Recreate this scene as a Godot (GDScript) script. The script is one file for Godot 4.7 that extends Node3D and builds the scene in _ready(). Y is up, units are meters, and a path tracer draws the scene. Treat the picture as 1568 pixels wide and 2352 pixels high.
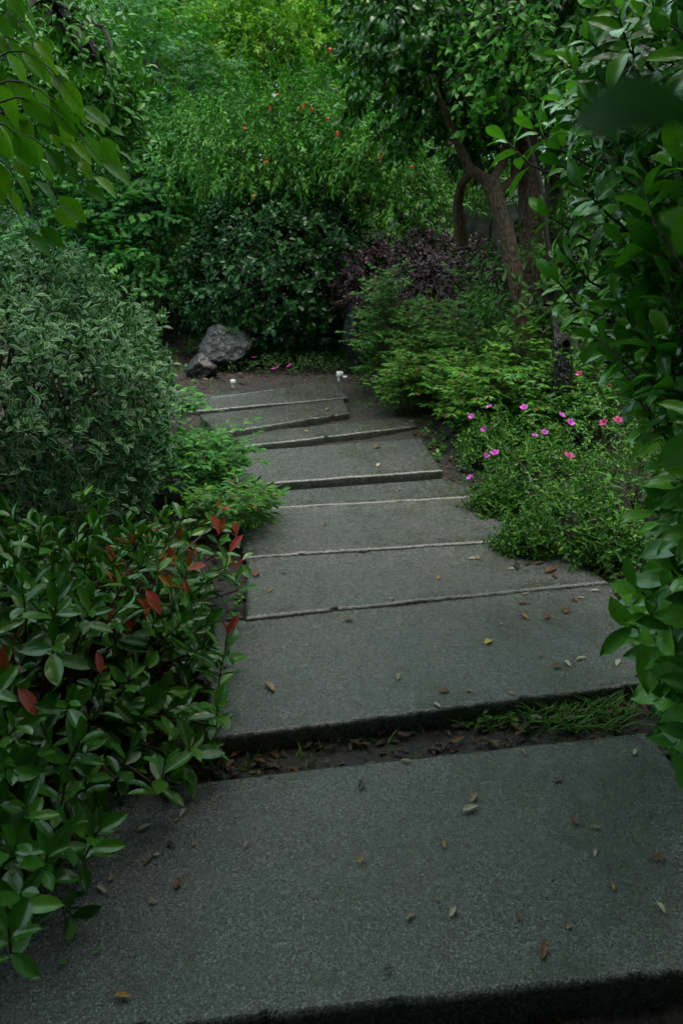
extends Node3D
# A wet stone-slab path through a dark garden after rain. Pixel helpers use the photograph scaled to 1568 x 2352.

const EYE := Vector3(0, 1.5, 0)
const PITCH := 19.5
const FPX := 1829.0

var rng := RandomNumberGenerator.new()
var nz := FastNoiseLite.new()
var cp := cos(deg_to_rad(PITCH))
var sp := sin(deg_to_rad(PITCH))
var taken := {}
var tint_cache := {}
var slabs := []

# ------------------------------------------------------------------ geometry helpers
class MB:
	var v := PackedVector3Array()
	var n := PackedVector3Array()
	var uv := PackedVector2Array()
	var c := PackedColorArray()
	var ix := PackedInt32Array()
	func grid(pts: Array, rows: int, cols: int, col := Color.WHITE, uvs := []) -> void:
		# pts run row by row; front (clockwise) side is cross(row step, column step)
		var b := v.size()
		for r in rows:
			for k in cols:
				var p: Vector3 = pts[r * cols + k]
				var r0: Vector3 = pts[maxi(r - 1, 0) * cols + k]
				var r1: Vector3 = pts[mini(r + 1, rows - 1) * cols + k]
				var k0: Vector3 = pts[r * cols + maxi(k - 1, 0)]
				var k1: Vector3 = pts[r * cols + mini(k + 1, cols - 1)]
				var nn := (r1 - r0).cross(k1 - k0)
				v.append(p)
				n.append(nn.normalized() if nn.length() > 1e-12 else Vector3.UP)
				uv.append(uvs[r * cols + k] if uvs.size() else Vector2(float(k) / (cols - 1), float(r) / (rows - 1)))
				c.append(col)
		for r in rows - 1:
			for k in cols - 1:
				var a := b + r * cols + k
				ix.append_array([a, a + 1, a + cols, a + 1, a + cols + 1, a + cols])
	func leaf(t: Transform3D, L: float, W: float, o := {}, col := Color.WHITE) -> void:
		# a blade along local +z, upper side +y
		var rows: int = o.get("rows", 4)
		var cols: int = o.get("cols", 3)
		var pts := []
		var uvs := []
		for r in rows:
			var s := float(r) / (rows - 1)
			var w: float = W * 0.5 * maxf(pow(sin(PI * pow(clampf(s, 0.0, 1.0), o.get("a", 1.0))), o.get("b", 0.8)), 0.0)
			if r == 0:
				w = W * 0.03
			if r == rows - 1:
				w = W * 0.012
			for k in cols:
				var q := 2.0 * k / (cols - 1) - 1.0
				var y: float = absf(q) * w * o.get("fold", 0.25) - L * o.get("droop", 0.12) * s * s + L * o.get("arch", 0.0) * sin(PI * s)
				y += o.get("wave", 0.0) * L * sin(s * 17.0 + q * 2.0) * q * q
				pts.append(t * Vector3(q * w, y, s * L))
				uvs.append(Vector2(q * 0.5 + 0.5, s))
		grid(pts, rows, cols, col, uvs)
	func tube(path: Array, radii: Array, sides := 5, col := Color.WHITE) -> void:
		var pts := []
		var uvs := []
		var side := Vector3.RIGHT
		var run := 0.0
		for i in path.size():
			var d: Vector3 = (path[mini(i + 1, path.size() - 1)] - path[maxi(i - 1, 0)]).normalized()
			side = side - d * side.dot(d)
			if side.length() < 0.05:
				side = Vector3.FORWARD - d * Vector3.FORWARD.dot(d)
			side = side.normalized()
			var up := d.cross(side)
			if i > 0:
				run += (path[i] - path[i - 1]).length()
			for k in sides + 1:
				var a := -TAU * k / sides
				pts.append(path[i] + (side * cos(a) + up * sin(a)) * radii[i])
				uvs.append(Vector2(float(k) / sides, run * 2.0))
		grid(pts, path.size(), sides + 1, col, uvs)
	func mesh() -> ArrayMesh:
		var a := []
		a.resize(Mesh.ARRAY_MAX)
		a[Mesh.ARRAY_VERTEX] = v
		a[Mesh.ARRAY_NORMAL] = n
		a[Mesh.ARRAY_TEX_UV] = uv
		a[Mesh.ARRAY_COLOR] = c
		a[Mesh.ARRAY_INDEX] = ix
		var m := ArrayMesh.new()
		m.add_surface_from_arrays(Mesh.PRIMITIVE_TRIANGLES, a)
		return m

func numbered(called: String) -> String:
	var k: int = taken.get(called, 0)
	taken[called] = k + 1
	return called if k == 0 else "%s_%03d" % [called, k]

func thing(called: String, label: String, category: String, at := Vector3.ZERO, group := "") -> Node3D:
	var o := Node3D.new()
	o.name = numbered(called)
	add_child(o)
	o.position = at
	o.set_meta("label", label)
	o.set_meta("category", category)
	if group:
		o.set_meta("group", group)
	return o

func part(called: String, m: Mesh, mat: Material, parent: Node3D) -> MeshInstance3D:
	# mesh given in world coordinates; the part is set back by its parent's place
	var o := MeshInstance3D.new()
	o.name = called
	o.mesh = m
	o.material_override = mat
	parent.add_child(o, true)
	if parent != self:
		o.position = -parent.global_position
	return o

func P(u: float, v: float, z: float) -> Vector3:
	# a pixel at a distance along the camera's axis
	var x := (u - 784.0) / FPX * z
	var y := -(v - 1176.0) / FPX * z
	return EYE + Vector3(x, y * cp - z * sp, -(z * cp + y * sp))

func G(u: float, v: float, h: float) -> Vector3:
	# a pixel on the level plane at height h
	var d := P(u, v, 1.0) - EYE
	return EYE + d * ((h - EYE.y) / d.y)

func px(p: Vector3) -> Vector3:
	# world point -> (u, v, depth)
	var q := p - EYE
	var z := -q.z * cp - q.y * sp
	var y := q.y * cp - q.z * sp
	return Vector3(784.0 + q.x / z * FPX, 1176.0 - y / z * FPX, z) if z > 0.05 else Vector3(-9999, 0, -1)

func rv() -> Vector3:
	return Vector3(rng.randfn(), rng.randfn(), rng.randfn()).normalized()

func rr(a: float, b: float) -> float:
	return rng.randf_range(a, b)

func lin(r: float, g: float, b: float) -> Color:
	return Color(r, g, b)

func frame(dir: Vector3, nor: Vector3) -> Basis:
	var z := dir.normalized()
	var y := nor - z * nor.dot(z)
	if y.length() < 0.01:
		y = Vector3.UP - z * z.y
		if y.length() < 0.01:
			y = Vector3.RIGHT
	y = y.normalized()
	return Basis(y.cross(z), y, z)

# ------------------------------------------------------------------ textures and materials
func noise_img(w: int, freq: float, type: int, oct := 1, cell_ret := -1, sd := 1, blend := true) -> PackedByteArray:
	var f := FastNoiseLite.new()
	f.seed = sd
	f.noise_type = type
	f.frequency = freq
	f.fractal_type = FastNoiseLite.FRACTAL_FBM if oct > 1 else FastNoiseLite.FRACTAL_NONE
	f.fractal_octaves = oct
	if cell_ret >= 0:
		f.cellular_return_type = cell_ret
	var im := f.get_seamless_image(w, w) if blend else f.get_image(w, w)
	im.convert(Image.FORMAT_L8)
	return im.get_data()

func tex_of(w: int, h: int, data: PackedByteArray, fmt := Image.FORMAT_RGB8) -> ImageTexture:
	return ImageTexture.create_from_image(Image.create_from_data(w, h, false, fmt, data))

func granite_textures() -> Array:
	var w := 1024
	var cell := noise_img(w, 0.16, FastNoiseLite.TYPE_CELLULAR, 1, FastNoiseLite.RETURN_CELL_VALUE, 3, false)
	var dist := noise_img(w, 0.16, FastNoiseLite.TYPE_CELLULAR, 1, FastNoiseLite.RETURN_DISTANCE, 3, false)
	var fine := noise_img(w, 0.33, FastNoiseLite.TYPE_SIMPLEX, 2, -1, 5, false)
	var big := noise_img(w, 0.012, FastNoiseLite.TYPE_SIMPLEX, 4, -1, 9)
	var col := PackedByteArray()
	col.resize(w * w * 3)
	var hgt := PackedByteArray()
	hgt.resize(w * w)
	var rou := PackedByteArray()
	rou.resize(w * w)
	for i in w * w:
		var c := cell[i] / 255.0
		var d := 1.0 - dist[i] / 255.0
		var f := fine[i] / 255.0
		var g := big[i] / 255.0
		var a := 0.36 + 0.2 * (f - 0.5) 
		if c > 0.80:
			a += 0.5 * d
		elif c > 0.62:
			a += 0.16 * d
		elif c < 0.18:
			a -= 0.16
		var v := clampf(a, 0.06, 0.95)
		col[i * 3] = int(v * 250.0)
		col[i * 3 + 1] = int(v * 253.0)
		col[i * 3 + 2] = int(v * 252.0)
		hgt[i] = int(clampf(0.45 * d + 0.35 * c + 0.25 * f, 0.0, 1.0) * 255.0)
		rou[i] = int(clampf(0.2 + 0.5 * (g - 0.5) + 0.16 * (f - 0.5), 0.08, 0.9) * 255.0)
	return [tex_of(w, w, col), tex_of(w, w, hgt, Image.FORMAT_L8), tex_of(w, w, rou, Image.FORMAT_L8)]

func soil_textures() -> Array:
	var w := 512
	var a := noise_img(w, 0.02, FastNoiseLite.TYPE_SIMPLEX, 5, -1, 21)
	var b := noise_img(w, 0.11, FastNoiseLite.TYPE_CELLULAR, 1, FastNoiseLite.RETURN_CELL_VALUE, 22)
	var col := PackedByteArray()
	col.resize(w * w * 3)
	for i in w * w:
		var x := a[i] / 255.0
		var y := b[i] / 255.0
		var k := 0.62 + 0.55 * (x - 0.5) + 0.3 * (y - 0.5)
		col[i * 3] = int(clampf(k, 0.0, 1.0) * 255.0)
		col[i * 3 + 1] = int(clampf(k * 0.97, 0.0, 1.0) * 255.0)
		col[i * 3 + 2] = int(clampf(k * 0.93, 0.0, 1.0) * 255.0)
	return [tex_of(w, w, col), tex_of(w, w, a, Image.FORMAT_L8)]

func leaf_texture(kind: String) -> ImageTexture:
	var w := 64
	var h := 128
	var f := FastNoiseLite.new()
	f.seed = 77
	f.frequency = 0.06
	var im := Image.create(w, h, false, Image.FORMAT_RGB8)
	for y in h:
		for x in w:
			var q := absf((x + 0.5) / w - 0.5) * 2.0
			var s := (y + 0.5) / h
			var n := f.get_noise_2d(x, y)
			var n2 := f.get_noise_2d(x * 3.0 + 300.0, y * 3.0)
			var c := Color(0.93, 0.97, 0.88)
			var vein := 0.5 + 0.5 * cos(TAU * (s * 9.0 - q * 2.2))
			vein = pow(vein, 10.0) * (1.0 - q * 0.6)
			c = c.lightened(vein * 0.25)
			c = c * (1.0 + 0.14 * n + 0.1 * n2)
			if kind == "variegated":
				var edge := 0.63 + 0.30 * n
				if q > edge or s > 0.93:
					c = Color(0.94, 1.0, 0.86) * (0.95 + 0.08 * n2)
				else:
					c = Color(0.30, 0.52, 0.34) * (1.0 + 0.3 * n)
			elif kind == "spotted":
				if n2 > 0.34 and s > 0.45:
					c = Color(0.5, 0.2, 0.1)
			elif kind == "dry":
				c = Color(0.85, 0.85, 0.85) * (1.0 + 0.35 * n + 0.3 * n2)
				c = c.darkened(0.25 * vein)
			if q < 0.07 + 0.03 * (1.0 - s):
				c = c.lerp(Color(1.0, 1.0, 0.72), 0.55) if kind != "dry" else c.lightened(0.25)
			c.a = 1.0
			im.set_pixel(x, y, c.clamp())
	return ImageTexture.create_from_image(im)

func bark_textures() -> Array:
	var w := 256
	var a := noise_img(w, 0.03, FastNoiseLite.TYPE_SIMPLEX, 4, -1, 41)
	var b := noise_img(w, 0.05, FastNoiseLite.TYPE_CELLULAR, 1, FastNoiseLite.RETURN_DISTANCE2_SUB, 42)
	var col := PackedByteArray()
	col.resize(w * w * 3)
	for i in w * w:
		var k := 0.6 + 0.7 * (a[i] / 255.0 - 0.5) + 0.25 * (b[i] / 255.0 - 0.5)
		col[i * 3] = int(clampf(k, 0, 1) * 255.0)
		col[i * 3 + 1] = int(clampf(k * 0.96, 0, 1) * 255.0)
		col[i * 3 + 2] = int(clampf(k * 0.92, 0, 1) * 255.0)
	return [tex_of(w, w, col), tex_of(w, w, a, Image.FORMAT_L8)]

func leaf_mat(tex: Texture2D, rough: float, back: float) -> StandardMaterial3D:
	var m := StandardMaterial3D.new()
	m.albedo_texture = tex
	m.roughness = rough
	m.metallic_specular = 0.44 if rough < 0.245 else 0.31
	m.vertex_color_use_as_albedo = true
	m.cull_mode = BaseMaterial3D.CULL_DISABLED
	if back > 0.0:
		m.backlight_enabled = true
		m.backlight = Color(0.75 * back, 1.0 * back, 0.35 * back).linear_to_srgb()
	return m

func tinted(base: StandardMaterial3D, c: Color) -> StandardMaterial3D:
	var key := [base, c.to_html()]
	if not tint_cache.has(key):
		var m: StandardMaterial3D = base.duplicate()
		m.albedo_color = Color(c.r, c.g, c.b).linear_to_srgb()
		tint_cache[key] = m
	return tint_cache[key]

func plain(c: Color, rough := 0.6) -> StandardMaterial3D:
	var m := StandardMaterial3D.new()
	m.albedo_color = c.linear_to_srgb()
	m.roughness = rough
	m.vertex_color_use_as_albedo = true
	return m

# ------------------------------------------------------------------ leaves: the largest in view one by one, the rest as one mass
func emit(parent: Node3D, called: String, m: Mesh, base: StandardMaterial3D, items: Array, palette: Array, most := 300, alt: StandardMaterial3D = null) -> void:
	# items: [Transform3D, palette index, brightness]
	var order := []
	for i in items.size():
		var t: Transform3D = items[i][0]
		var q := px(t.origin + t.basis.z * 0.03)
		var s := 0.0
		if q.z > 0.1 and q.x > -20 and q.x < 1590 and q.y > -20 and q.y < 2370:
			s = t.basis.x.length() / q.z
		order.append([s, i])
	order.sort_custom(func(a, b): return a[0] > b[0] if a[0] != b[0] else a[1] < b[1])
	var single := {}
	for k in mini(most, order.size()):
		if order[k][0] > 0.0:
			single[order[k][1]] = true
	var back := parent.global_position
	var rest := []
	for i in items.size():
		if single.has(i):
			var o := MeshInstance3D.new()
			o.name = called
			o.mesh = m
			o.material_override = tinted(alt if alt and i % 7 == 0 else base, palette[items[i][1]])
			parent.add_child(o, true)
			var t: Transform3D = items[i][0]
			o.transform = Transform3D(t.basis, t.origin - back)
		else:
			rest.append(items[i])
	if rest.size():
		mass(parent, "foliage", m, base, rest, palette)

func mass(parent: Node3D, called: String, m: Mesh, base: StandardMaterial3D, items: Array, palette: Array) -> MultiMeshInstance3D:
	var mm := MultiMesh.new()
	mm.transform_format = MultiMesh.TRANSFORM_3D
	mm.use_colors = true
	mm.mesh = m
	mm.instance_count = items.size()
	var back := parent.global_position if parent != self else Vector3.ZERO
	for i in items.size():
		var t: Transform3D = items[i][0]
		t.origin -= back
		mm.set_instance_transform(i, t)
		var c: Color = palette[items[i][1]]
		var k: float = items[i][2]
		mm.set_instance_color(i, Color(c.r * k, c.g * k, c.b * k))
	var o := MultiMeshInstance3D.new()
	o.name = called
	o.multimesh = mm
	o.material_override = base
	o.set_meta("kind", "stuff")
	parent.add_child(o, true)
	return o

func whorl(out: Array, tip: Vector3, dir: Vector3, count: int, size: float, spread0: float, spread1: float, gap: float, pal: Array, sag := 0.15) -> void:
	# leaves round a shoot: upright at the tip, spread further down
	var d := dir.normalized()
	var s := d.cross(Vector3.UP if absf(d.y) < 0.9 else Vector3.RIGHT).normalized()
	var u := s.cross(d)
	var a := rr(0, TAU)
	for k in count:
		a += 2.4 + rr(-0.35, 0.35)
		var f := float(k) / maxi(count - 1, 1)
		var e := lerpf(spread0, spread1, f) + rr(-0.2, 0.2)
		var radial := s * cos(a) + u * sin(a)
		var ld := (d * cos(e) + radial * sin(e) + Vector3.DOWN * sag * (0.4 + f)).normalized()
		var nn := d * sin(e) - radial * cos(e) + rv() * 0.4 + Vector3.UP * 0.25
		var sz := size * lerpf(0.72, 1.0, minf(f * 2.0, 1.0)) * rr(0.66, 1.2)
		var b := frame(ld, nn).scaled_local(Vector3(sz * rr(0.85, 1.15), sz, sz))
		out.append([Transform3D(b, tip - d * gap * k), pal[rng.randi() % pal.size()], rr(0.75, 1.2)])

func mound_dir(down := -0.25) -> Vector3:
	var d := rv()
	while d.y < down:
		d = rv()
	return d

func lump(d: Vector3, sd: float, k := 2.2) -> float:
	return nz.get_noise_3d(d.x * k * 10.0 + sd, d.y * k * 10.0 + sd * 3.1, d.z * k * 10.0 - sd)

# ------------------------------------------------------------------ terrain
var prof := []

func path_y(z: float) -> float:
	if z >= prof[0][0]:
		return prof[0][1]
	for i in prof.size() - 1:
		if z <= prof[i][0] and z >= prof[i + 1][0]:
			return lerpf(prof[i][1], prof[i + 1][1], (prof[i][0] - z) / maxf(prof[i][0] - prof[i + 1][0], 0.001))
	return prof[-1][1]

func centre_x(z: float) -> float:
	return 0.25 if z > -3.0 else lerpf(0.25, -0.55, clampf((-3.0 - z) / 5.0, 0.0, 1.0))

func hgt(x: float, z: float) -> float:
	var y := path_y(z)
	var d := x - centre_x(z)
	if d > 0.85:
		y += 0.16 * (1.0 - exp(-(d - 0.85) * 1.5)) + 0.05 * (d - 0.85)
	elif d < -0.9:
		y += 0.03 * minf(-d - 0.9, 6.0)
	if z < -9.0:
		y += 0.11 * minf(-9.0 - z, 40.0)
	y += 0.012 * nz.get_noise_2d(x * 60.0, z * 60.0) + 0.006 * nz.get_noise_2d(x * 300.0, z * 300.0)
	y += 0.05 * nz.get_noise_2d(x * 9.0 + 50.0, z * 9.0) * clampf(absf(d) - 0.8, 0.0, 1.0)
	return y

func on_ground(x: float, z: float) -> Vector3:
	return Vector3(x, hgt(x, z), z)

func slab_at(p: Vector3) -> int:
	for i in slabs.size():
		var poly := PackedVector2Array()
		for c in slabs[i].c:
			poly.append(Vector2(c.x, c.z))
		if Geometry2D.is_point_in_polygon(Vector2(p.x, p.z), poly):
			return i
	return -1

func build_slab(i: int, parent: Node3D, mats: Array) -> void:
	var c: Array = slabs[i].c
	var hh: float = slabs[i].h
	var w: float = (c[1] - c[0]).length()
	var dp: float = ((c[3] - c[0]).length() + (c[2] - c[1]).length()) * 0.5
	var ns := int(w / 0.016)
	var nt := int(dp / 0.03)
	var ms := 0.011 / w
	var mt := 0.011 / dp
	var sv := [0.0, ms]
	for k in range(1, ns):
		sv.append(lerpf(ms, 1.0 - ms, float(k) / ns))
	sv.append_array([1.0 - ms, 1.0])
	var tv := [0.0, mt]
	for k in range(1, nt):
		tv.append(lerpf(mt, 1.0 - mt, float(k) / nt))
	tv.append_array([1.0 - mt, 1.0])
	var mid: Vector3 = (c[0] + c[1] + c[2] + c[3]) * 0.25
	var at := func(s: float, t: float, drop: float, out: float) -> Vector3:
		var a: Vector3 = c[0].lerp(c[1], s)
		var b: Vector3 = c[3].lerp(c[2], s)
		var p := a.lerp(b, t)
		var across: Vector3 = (c[1] - c[0]).normalized()
		var along: Vector3 = (c[3] - c[0]).normalized()
		var rough := 0.003 * nz.get_noise_2d(p.x * 60.0 + i * 37.0, p.z * 60.0) + 0.0028 * nz.get_noise_2d(p.x * 330.0, p.z * 330.0 + i * 11.0)
		var chip := nz.get_noise_2d(p.x * 45.0 + 400.0 + i * 13.0, p.z * 45.0)
		rough -= maxf(chip - 0.42, 0.0) * 0.045
		if t < 0.02:
			p -= along * (out + rough)
		if t > 0.98:
			p += along * (out + rough)
		if s < 0.01:
			p -= across * (out + rough)
		if s > 0.99:
			p += across * (out + rough)
		p.y = hh - drop + 0.0035 * nz.get_noise_2d(p.x * 14.0, p.z * 14.0 + i * 50.0) + slabs[i].get("tilt", 0.0) * (s - 0.5)
		return p
	var o := Node3D.new()
	# pale streaks with ragged outlines on the slab with the bright edge
	var pale := func(p: Vector3) -> float:
		if i != 2:
			return 0.0
		var best := 0.0
		for x0 in [-0.02, 0.24]:
			var d := absf(p.x - x0 + 0.04 * nz.get_noise_2d(3.0, p.z * 40.0) + 0.02 * nz.get_noise_2d(p.x * 200.0, p.z * 200.0))
			best = maxf(best, 0.3 if d < 0.03 + 0.015 * nz.get_noise_2d(p.z * 90.0, x0 * 50.0) else 0.0)
		return best
	var tint := func(p: Vector3, s: float) -> Color:
		var g := nz.get_noise_2d(p.x * 18.0 + 70.0, p.z * 18.0) + 0.5 * nz.get_noise_2d(p.x * 75.0, p.z * 75.0 + 30.0) + 0.6 * nz.get_noise_2d(p.x * 320.0, p.z * 320.0)
		var algae := smoothstep(-0.05, 0.35, g * 0.8 + (0.2 if s > 0.6 else 0.0) - 0.2 + 0.3 * (s - 0.6))
		var base := lin(0.94, 1.07, 1.04)
		base *= [1.0, 1.03, 1.14, 1.0, 0.94, 1.08, 1.0, 1.0, 1.1, 0.7][i]
		if i == 7 or i == 6:
			base = lin(0.82, 0.84, 0.74)
		return base.lerp(lin(0.56, 0.58, 0.36), algae * 0.7) * (1.0 + 0.22 * nz.get_noise_2d(p.x * 22.0, p.z * 22.0 - 90.0) + 0.2 * nz.get_noise_2d(p.x * 70.0, p.z * 70.0 + 20.0) + pale.call(p))
	# top with its tooled field, then the drafted margin and the sides
	var field := MB.new()
	var edge := MB.new()
	var pts := []
	for t in tv:
		for s in sv:
			var border: bool = s == 0.0 or s == 1.0 or t == 0.0 or t == 1.0
			pts.append(at.call(s, t, 0.005 if border else 0.0, 0.0))
	var cols := sv.size()
	var rows := tv.size()
	var inner := []
	for r in range(1, rows - 1):
		for k in range(1, cols - 1):
			inner.append(pts[r * cols + k])
	# rows run from near to far (-z), columns to the right: flip the rows so that the top faces up
	var flip := []
	var ir := rows - 2
	var icn := cols - 2
	for r in ir:
		for k in icn:
			flip.append(inner[(ir - 1 - r) * icn + k])
	field.grid(flip, ir, icn)
	for k in field.v.size():
		var s: float = sv[1 + k % icn]
		field.c[k] = tint.call(field.v[k], s)
		# moss with a ragged outline along the joints, as on the middle slabs
		var row: int = k / icn
		var q: Vector3 = field.v[k]
		var reach := 0.035 + 0.05 * nz.get_noise_2d(q.x * 50.0 + 9.0, q.z * 50.0 + i * 21.0)
		var away := minf(float(row), float(ir - 1 - row)) * dp / ir
		if away < reach and nz.get_noise_2d(q.x * 14.0 + i * 31.0, q.z * 14.0) > 0.12:
			field.c[k] = field.c[k].lerp(lin(0.30, 0.42, 0.16), 0.75)
	# four margin strips with their sides
	var ring := []
	var ringin := []
	for k in cols:
		ring.append([sv[k], 0.0]); ringin.append([clampf(sv[k], sv[1], sv[-2]), tv[1]])
	for r in range(1, rows):
		ring.append([1.0, tv[r]]); ringin.append([sv[-2], clampf(tv[r], tv[1], tv[-2])])
	for k in range(cols - 2, -1, -1):
		ring.append([sv[k], 1.0]); ringin.append([clampf(sv[k], sv[1], sv[-2]), tv[-2]])
	for r in range(rows - 2, -1, -1):
		ring.append([0.0, tv[r]]); ringin.append([sv[1], clampf(tv[r], tv[1], tv[-2])])
	var lv := []
	for e in ringin:
		lv.append(at.call(e[0], e[1], 0.0, 0.0))
	for e in ring:
		lv.append(at.call(e[0], e[1], 0.004, 0.0))
	for e in ring:
		lv.append(at.call(e[0], e[1], 0.014, 0.004))
	for e in ring:
		lv.append(at.call(e[0], e[1], 0.05, 0.001))
	for e in ring:
		lv.append(at.call(e[0], e[1], 0.16, -0.006))
	edge.grid(lv, 5, ring.size())
	for k in edge.v.size():
		edge.c[k] = tint.call(edge.v[k], ring[k % ring.size()][0])
	part("stone_slab", field.mesh(), mats[0], parent).set_meta("label", slabs[i].label)
	var f: MeshInstance3D = parent.get_child(parent.get_child_count() - 1)
	part("drafted_edge", edge.mesh(), mats[1], f).position = Vector3.ZERO

# ------------------------------------------------------------------ main
func _ready() -> void:
	rng.seed = 20240611
	nz.seed = 5
	nz.noise_type = FastNoiseLite.TYPE_SIMPLEX
	nz.frequency = 0.1
	# camera
	var cam := Camera3D.new()
	cam.name = "camera"
	add_child(cam)
	var lens := CameraAttributesPhysical.new()
	lens.frustum_focal_length = 18.66
	lens.frustum_focus_distance = 2.9
	lens.exposure_aperture = 3.6
	lens.frustum_near = 0.05
	lens.frustum_far = 400.0
	cam.attributes = lens
	cam.keep_aspect = Camera3D.KEEP_HEIGHT
	cam.fov = 2.0 * rad_to_deg(atan(1176.0 / FPX))
	cam.near = 0.05
	cam.far = 400.0
	cam.position = EYE
	cam.rotation_degrees = Vector3(-PITCH, 0, 0)
	cam.current = true
	# overcast sky, faint soft sun, exposure
	var we := WorldEnvironment.new()
	we.name = "environment"
	var env := Environment.new()
	env.background_mode = Environment.BG_SKY
	var sm := ProceduralSkyMaterial.new()
	sm.sky_top_color = Color(0.85, 0.975, 0.975)
	sm.sky_horizon_color = Color(0.55, 0.63, 0.63)
	sm.sky_curve = 0.3
	sm.ground_bottom_color = Color(0.06, 0.07, 0.05)
	sm.ground_horizon_color = Color(0.10, 0.12, 0.09)
	sm.sky_energy_multiplier = 1.0
	var sky := Sky.new()
	sky.sky_material = sm
	env.sky = sky
	env.tonemap_mode = Environment.TONE_MAPPER_LINEAR
	env.tonemap_exposure = 2.95
	env.sdfgi_enabled = true
	env.ssao_enabled = true
	env.ssil_enabled = true
	we.environment = env
	add_child(we)
	var sun := DirectionalLight3D.new()
	sun.name = "sun"
	sun.light_energy = 0.5
	sun.light_angular_distance = 40.0
	sun.light_color = Color(1.0, 0.98, 0.95)
	sun.shadow_enabled = true
	add_child(sun)
	sun.rotation_degrees = Vector3(-80, 60, 0)
	setting()
	plants_near()
	plants_mid()
	trees_far()
	small_things()

# pixel corners of the slabs: near left, near right, far right, far left, and the height of the tread
func setting() -> void:
	var raw := [
		[0.0, [[-330, 2440], [1900, 2190], [1486, 1678], [120, 1832]], "lowest and widest grey stone slab with a chipped front edge"],
		[0.055, [[470, 1697], [1484, 1567], [1404, 1335], [490, 1430]], "grey stone slab behind the strip of soil and brown leaves"],
		[0.07, [[566, 1418], [1394, 1335], [1276, 1237], [566, 1283]], "pale stone slab with a bright drafted left edge"],
		[0.075, [[560, 1279], [1200, 1238], [1110, 1140], [545, 1172]], "grey stone slab with olive algae on its right end"],
		[0.08, [[540, 1170], [1108, 1139], [1024, 1097], [572, 1133]], "narrow grey stone slab with a worn back edge"],
		[0.12, [[512, 1117], [1016, 1079], [966, 1006], [470, 1042]], "grey stone slab with a soil gap in front of it"],
		[0.15, [[512, 1029], [957, 978], [954, 953], [496, 1001]], "narrow grey stone slab with grass along its front edge"],
		[0.195, [[502, 994], [802, 947], [788, 916], [460, 952]], "brownish stone slab at the turn of the path"],
		[0.18, [[405, 947], [800, 912], [761, 875], [408, 912]], "pale grey stone slab behind the brownish one"],
		[0.19, [[480, 912], [655, 893], [625, 888], [500, 900]], "thin dark stone slab at the far end of the path"]]
	for r in raw:
		var c := []
		for q in r[1]:
			c.append(G(q[0], q[1], r[0]))
		slabs.append({"h": r[0], "c": c, "label": r[2]})
	prof = [[-1.0, -0.13], [-1.25, -0.11]]
	for s in slabs.slice(0, 9):
		var zz: float = (s.c[0].z + s.c[1].z + s.c[2].z + s.c[3].z) * 0.25
		if zz < prof[-1][0] - 0.05:
			prof.append([zz, s.h - 0.046])
	prof.append([-9.0, 0.14])
	var st := soil_textures()
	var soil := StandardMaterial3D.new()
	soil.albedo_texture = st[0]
	soil.albedo_color = lin(0.036, 0.029, 0.022).linear_to_srgb()  # wet soil tone, lowered further to stand in for overhang shade
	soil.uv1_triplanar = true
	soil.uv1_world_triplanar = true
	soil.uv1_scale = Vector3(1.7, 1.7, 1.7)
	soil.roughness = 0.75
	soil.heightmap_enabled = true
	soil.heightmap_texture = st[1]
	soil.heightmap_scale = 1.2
	var xs := []
	var x := -3.2
	while x <= 3.2:
		xs.append(x)
		x += 0.06
	var step := 0.08
	while xs[-1] < 120.0:
		step *= 1.25
		xs.append(xs[-1] + step)
		xs.insert(0, xs[0] - step)
	var zs := []
	var z := 0.4
	while z >= -10.0:
		zs.append(z)
		z -= 0.06
	step = 0.08
	while zs[-1] > -160.0:
		step *= 1.2
		zs.append(zs[-1] - step)
	step = 0.3
	while zs[0] < 60.0:
		step *= 1.5
		zs.insert(0, zs[0] + step)
	zs.reverse()
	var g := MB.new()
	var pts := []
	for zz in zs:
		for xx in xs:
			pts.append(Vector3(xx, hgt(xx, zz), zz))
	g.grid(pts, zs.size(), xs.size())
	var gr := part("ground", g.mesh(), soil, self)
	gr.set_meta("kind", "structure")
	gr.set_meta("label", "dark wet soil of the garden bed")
	# stone path
	var gt := granite_textures()
	var stone := StandardMaterial3D.new()
	stone.vertex_color_use_as_albedo = true
	stone.albedo_texture = gt[0]
	stone.albedo_color = Color(0.66, 0.665, 0.64)
	stone.roughness_texture = gt[2]
	stone.roughness = 1.0
	stone.metallic_specular = 0.62
	stone.heightmap_enabled = true
	stone.heightmap_texture = gt[1]
	stone.heightmap_scale = 0.32
	stone.uv1_triplanar = true
	stone.uv1_world_triplanar = true
	stone.uv1_scale = Vector3(1.8, 1.8, 1.8)
	var marg: StandardMaterial3D = stone.duplicate()
	marg.heightmap_scale = 0.3
	var path := Node3D.new()
	path.name = "stone_path"
	path.set_meta("kind", "structure")
	path.set_meta("label", "stepped garden path of wet grey stone slabs")
	add_child(path)
	for i in slabs.size():
		build_slab(i, path, [stone, marg])

# ------------------------------------------------------------------ shared plant pieces
var LT := {}

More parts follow.
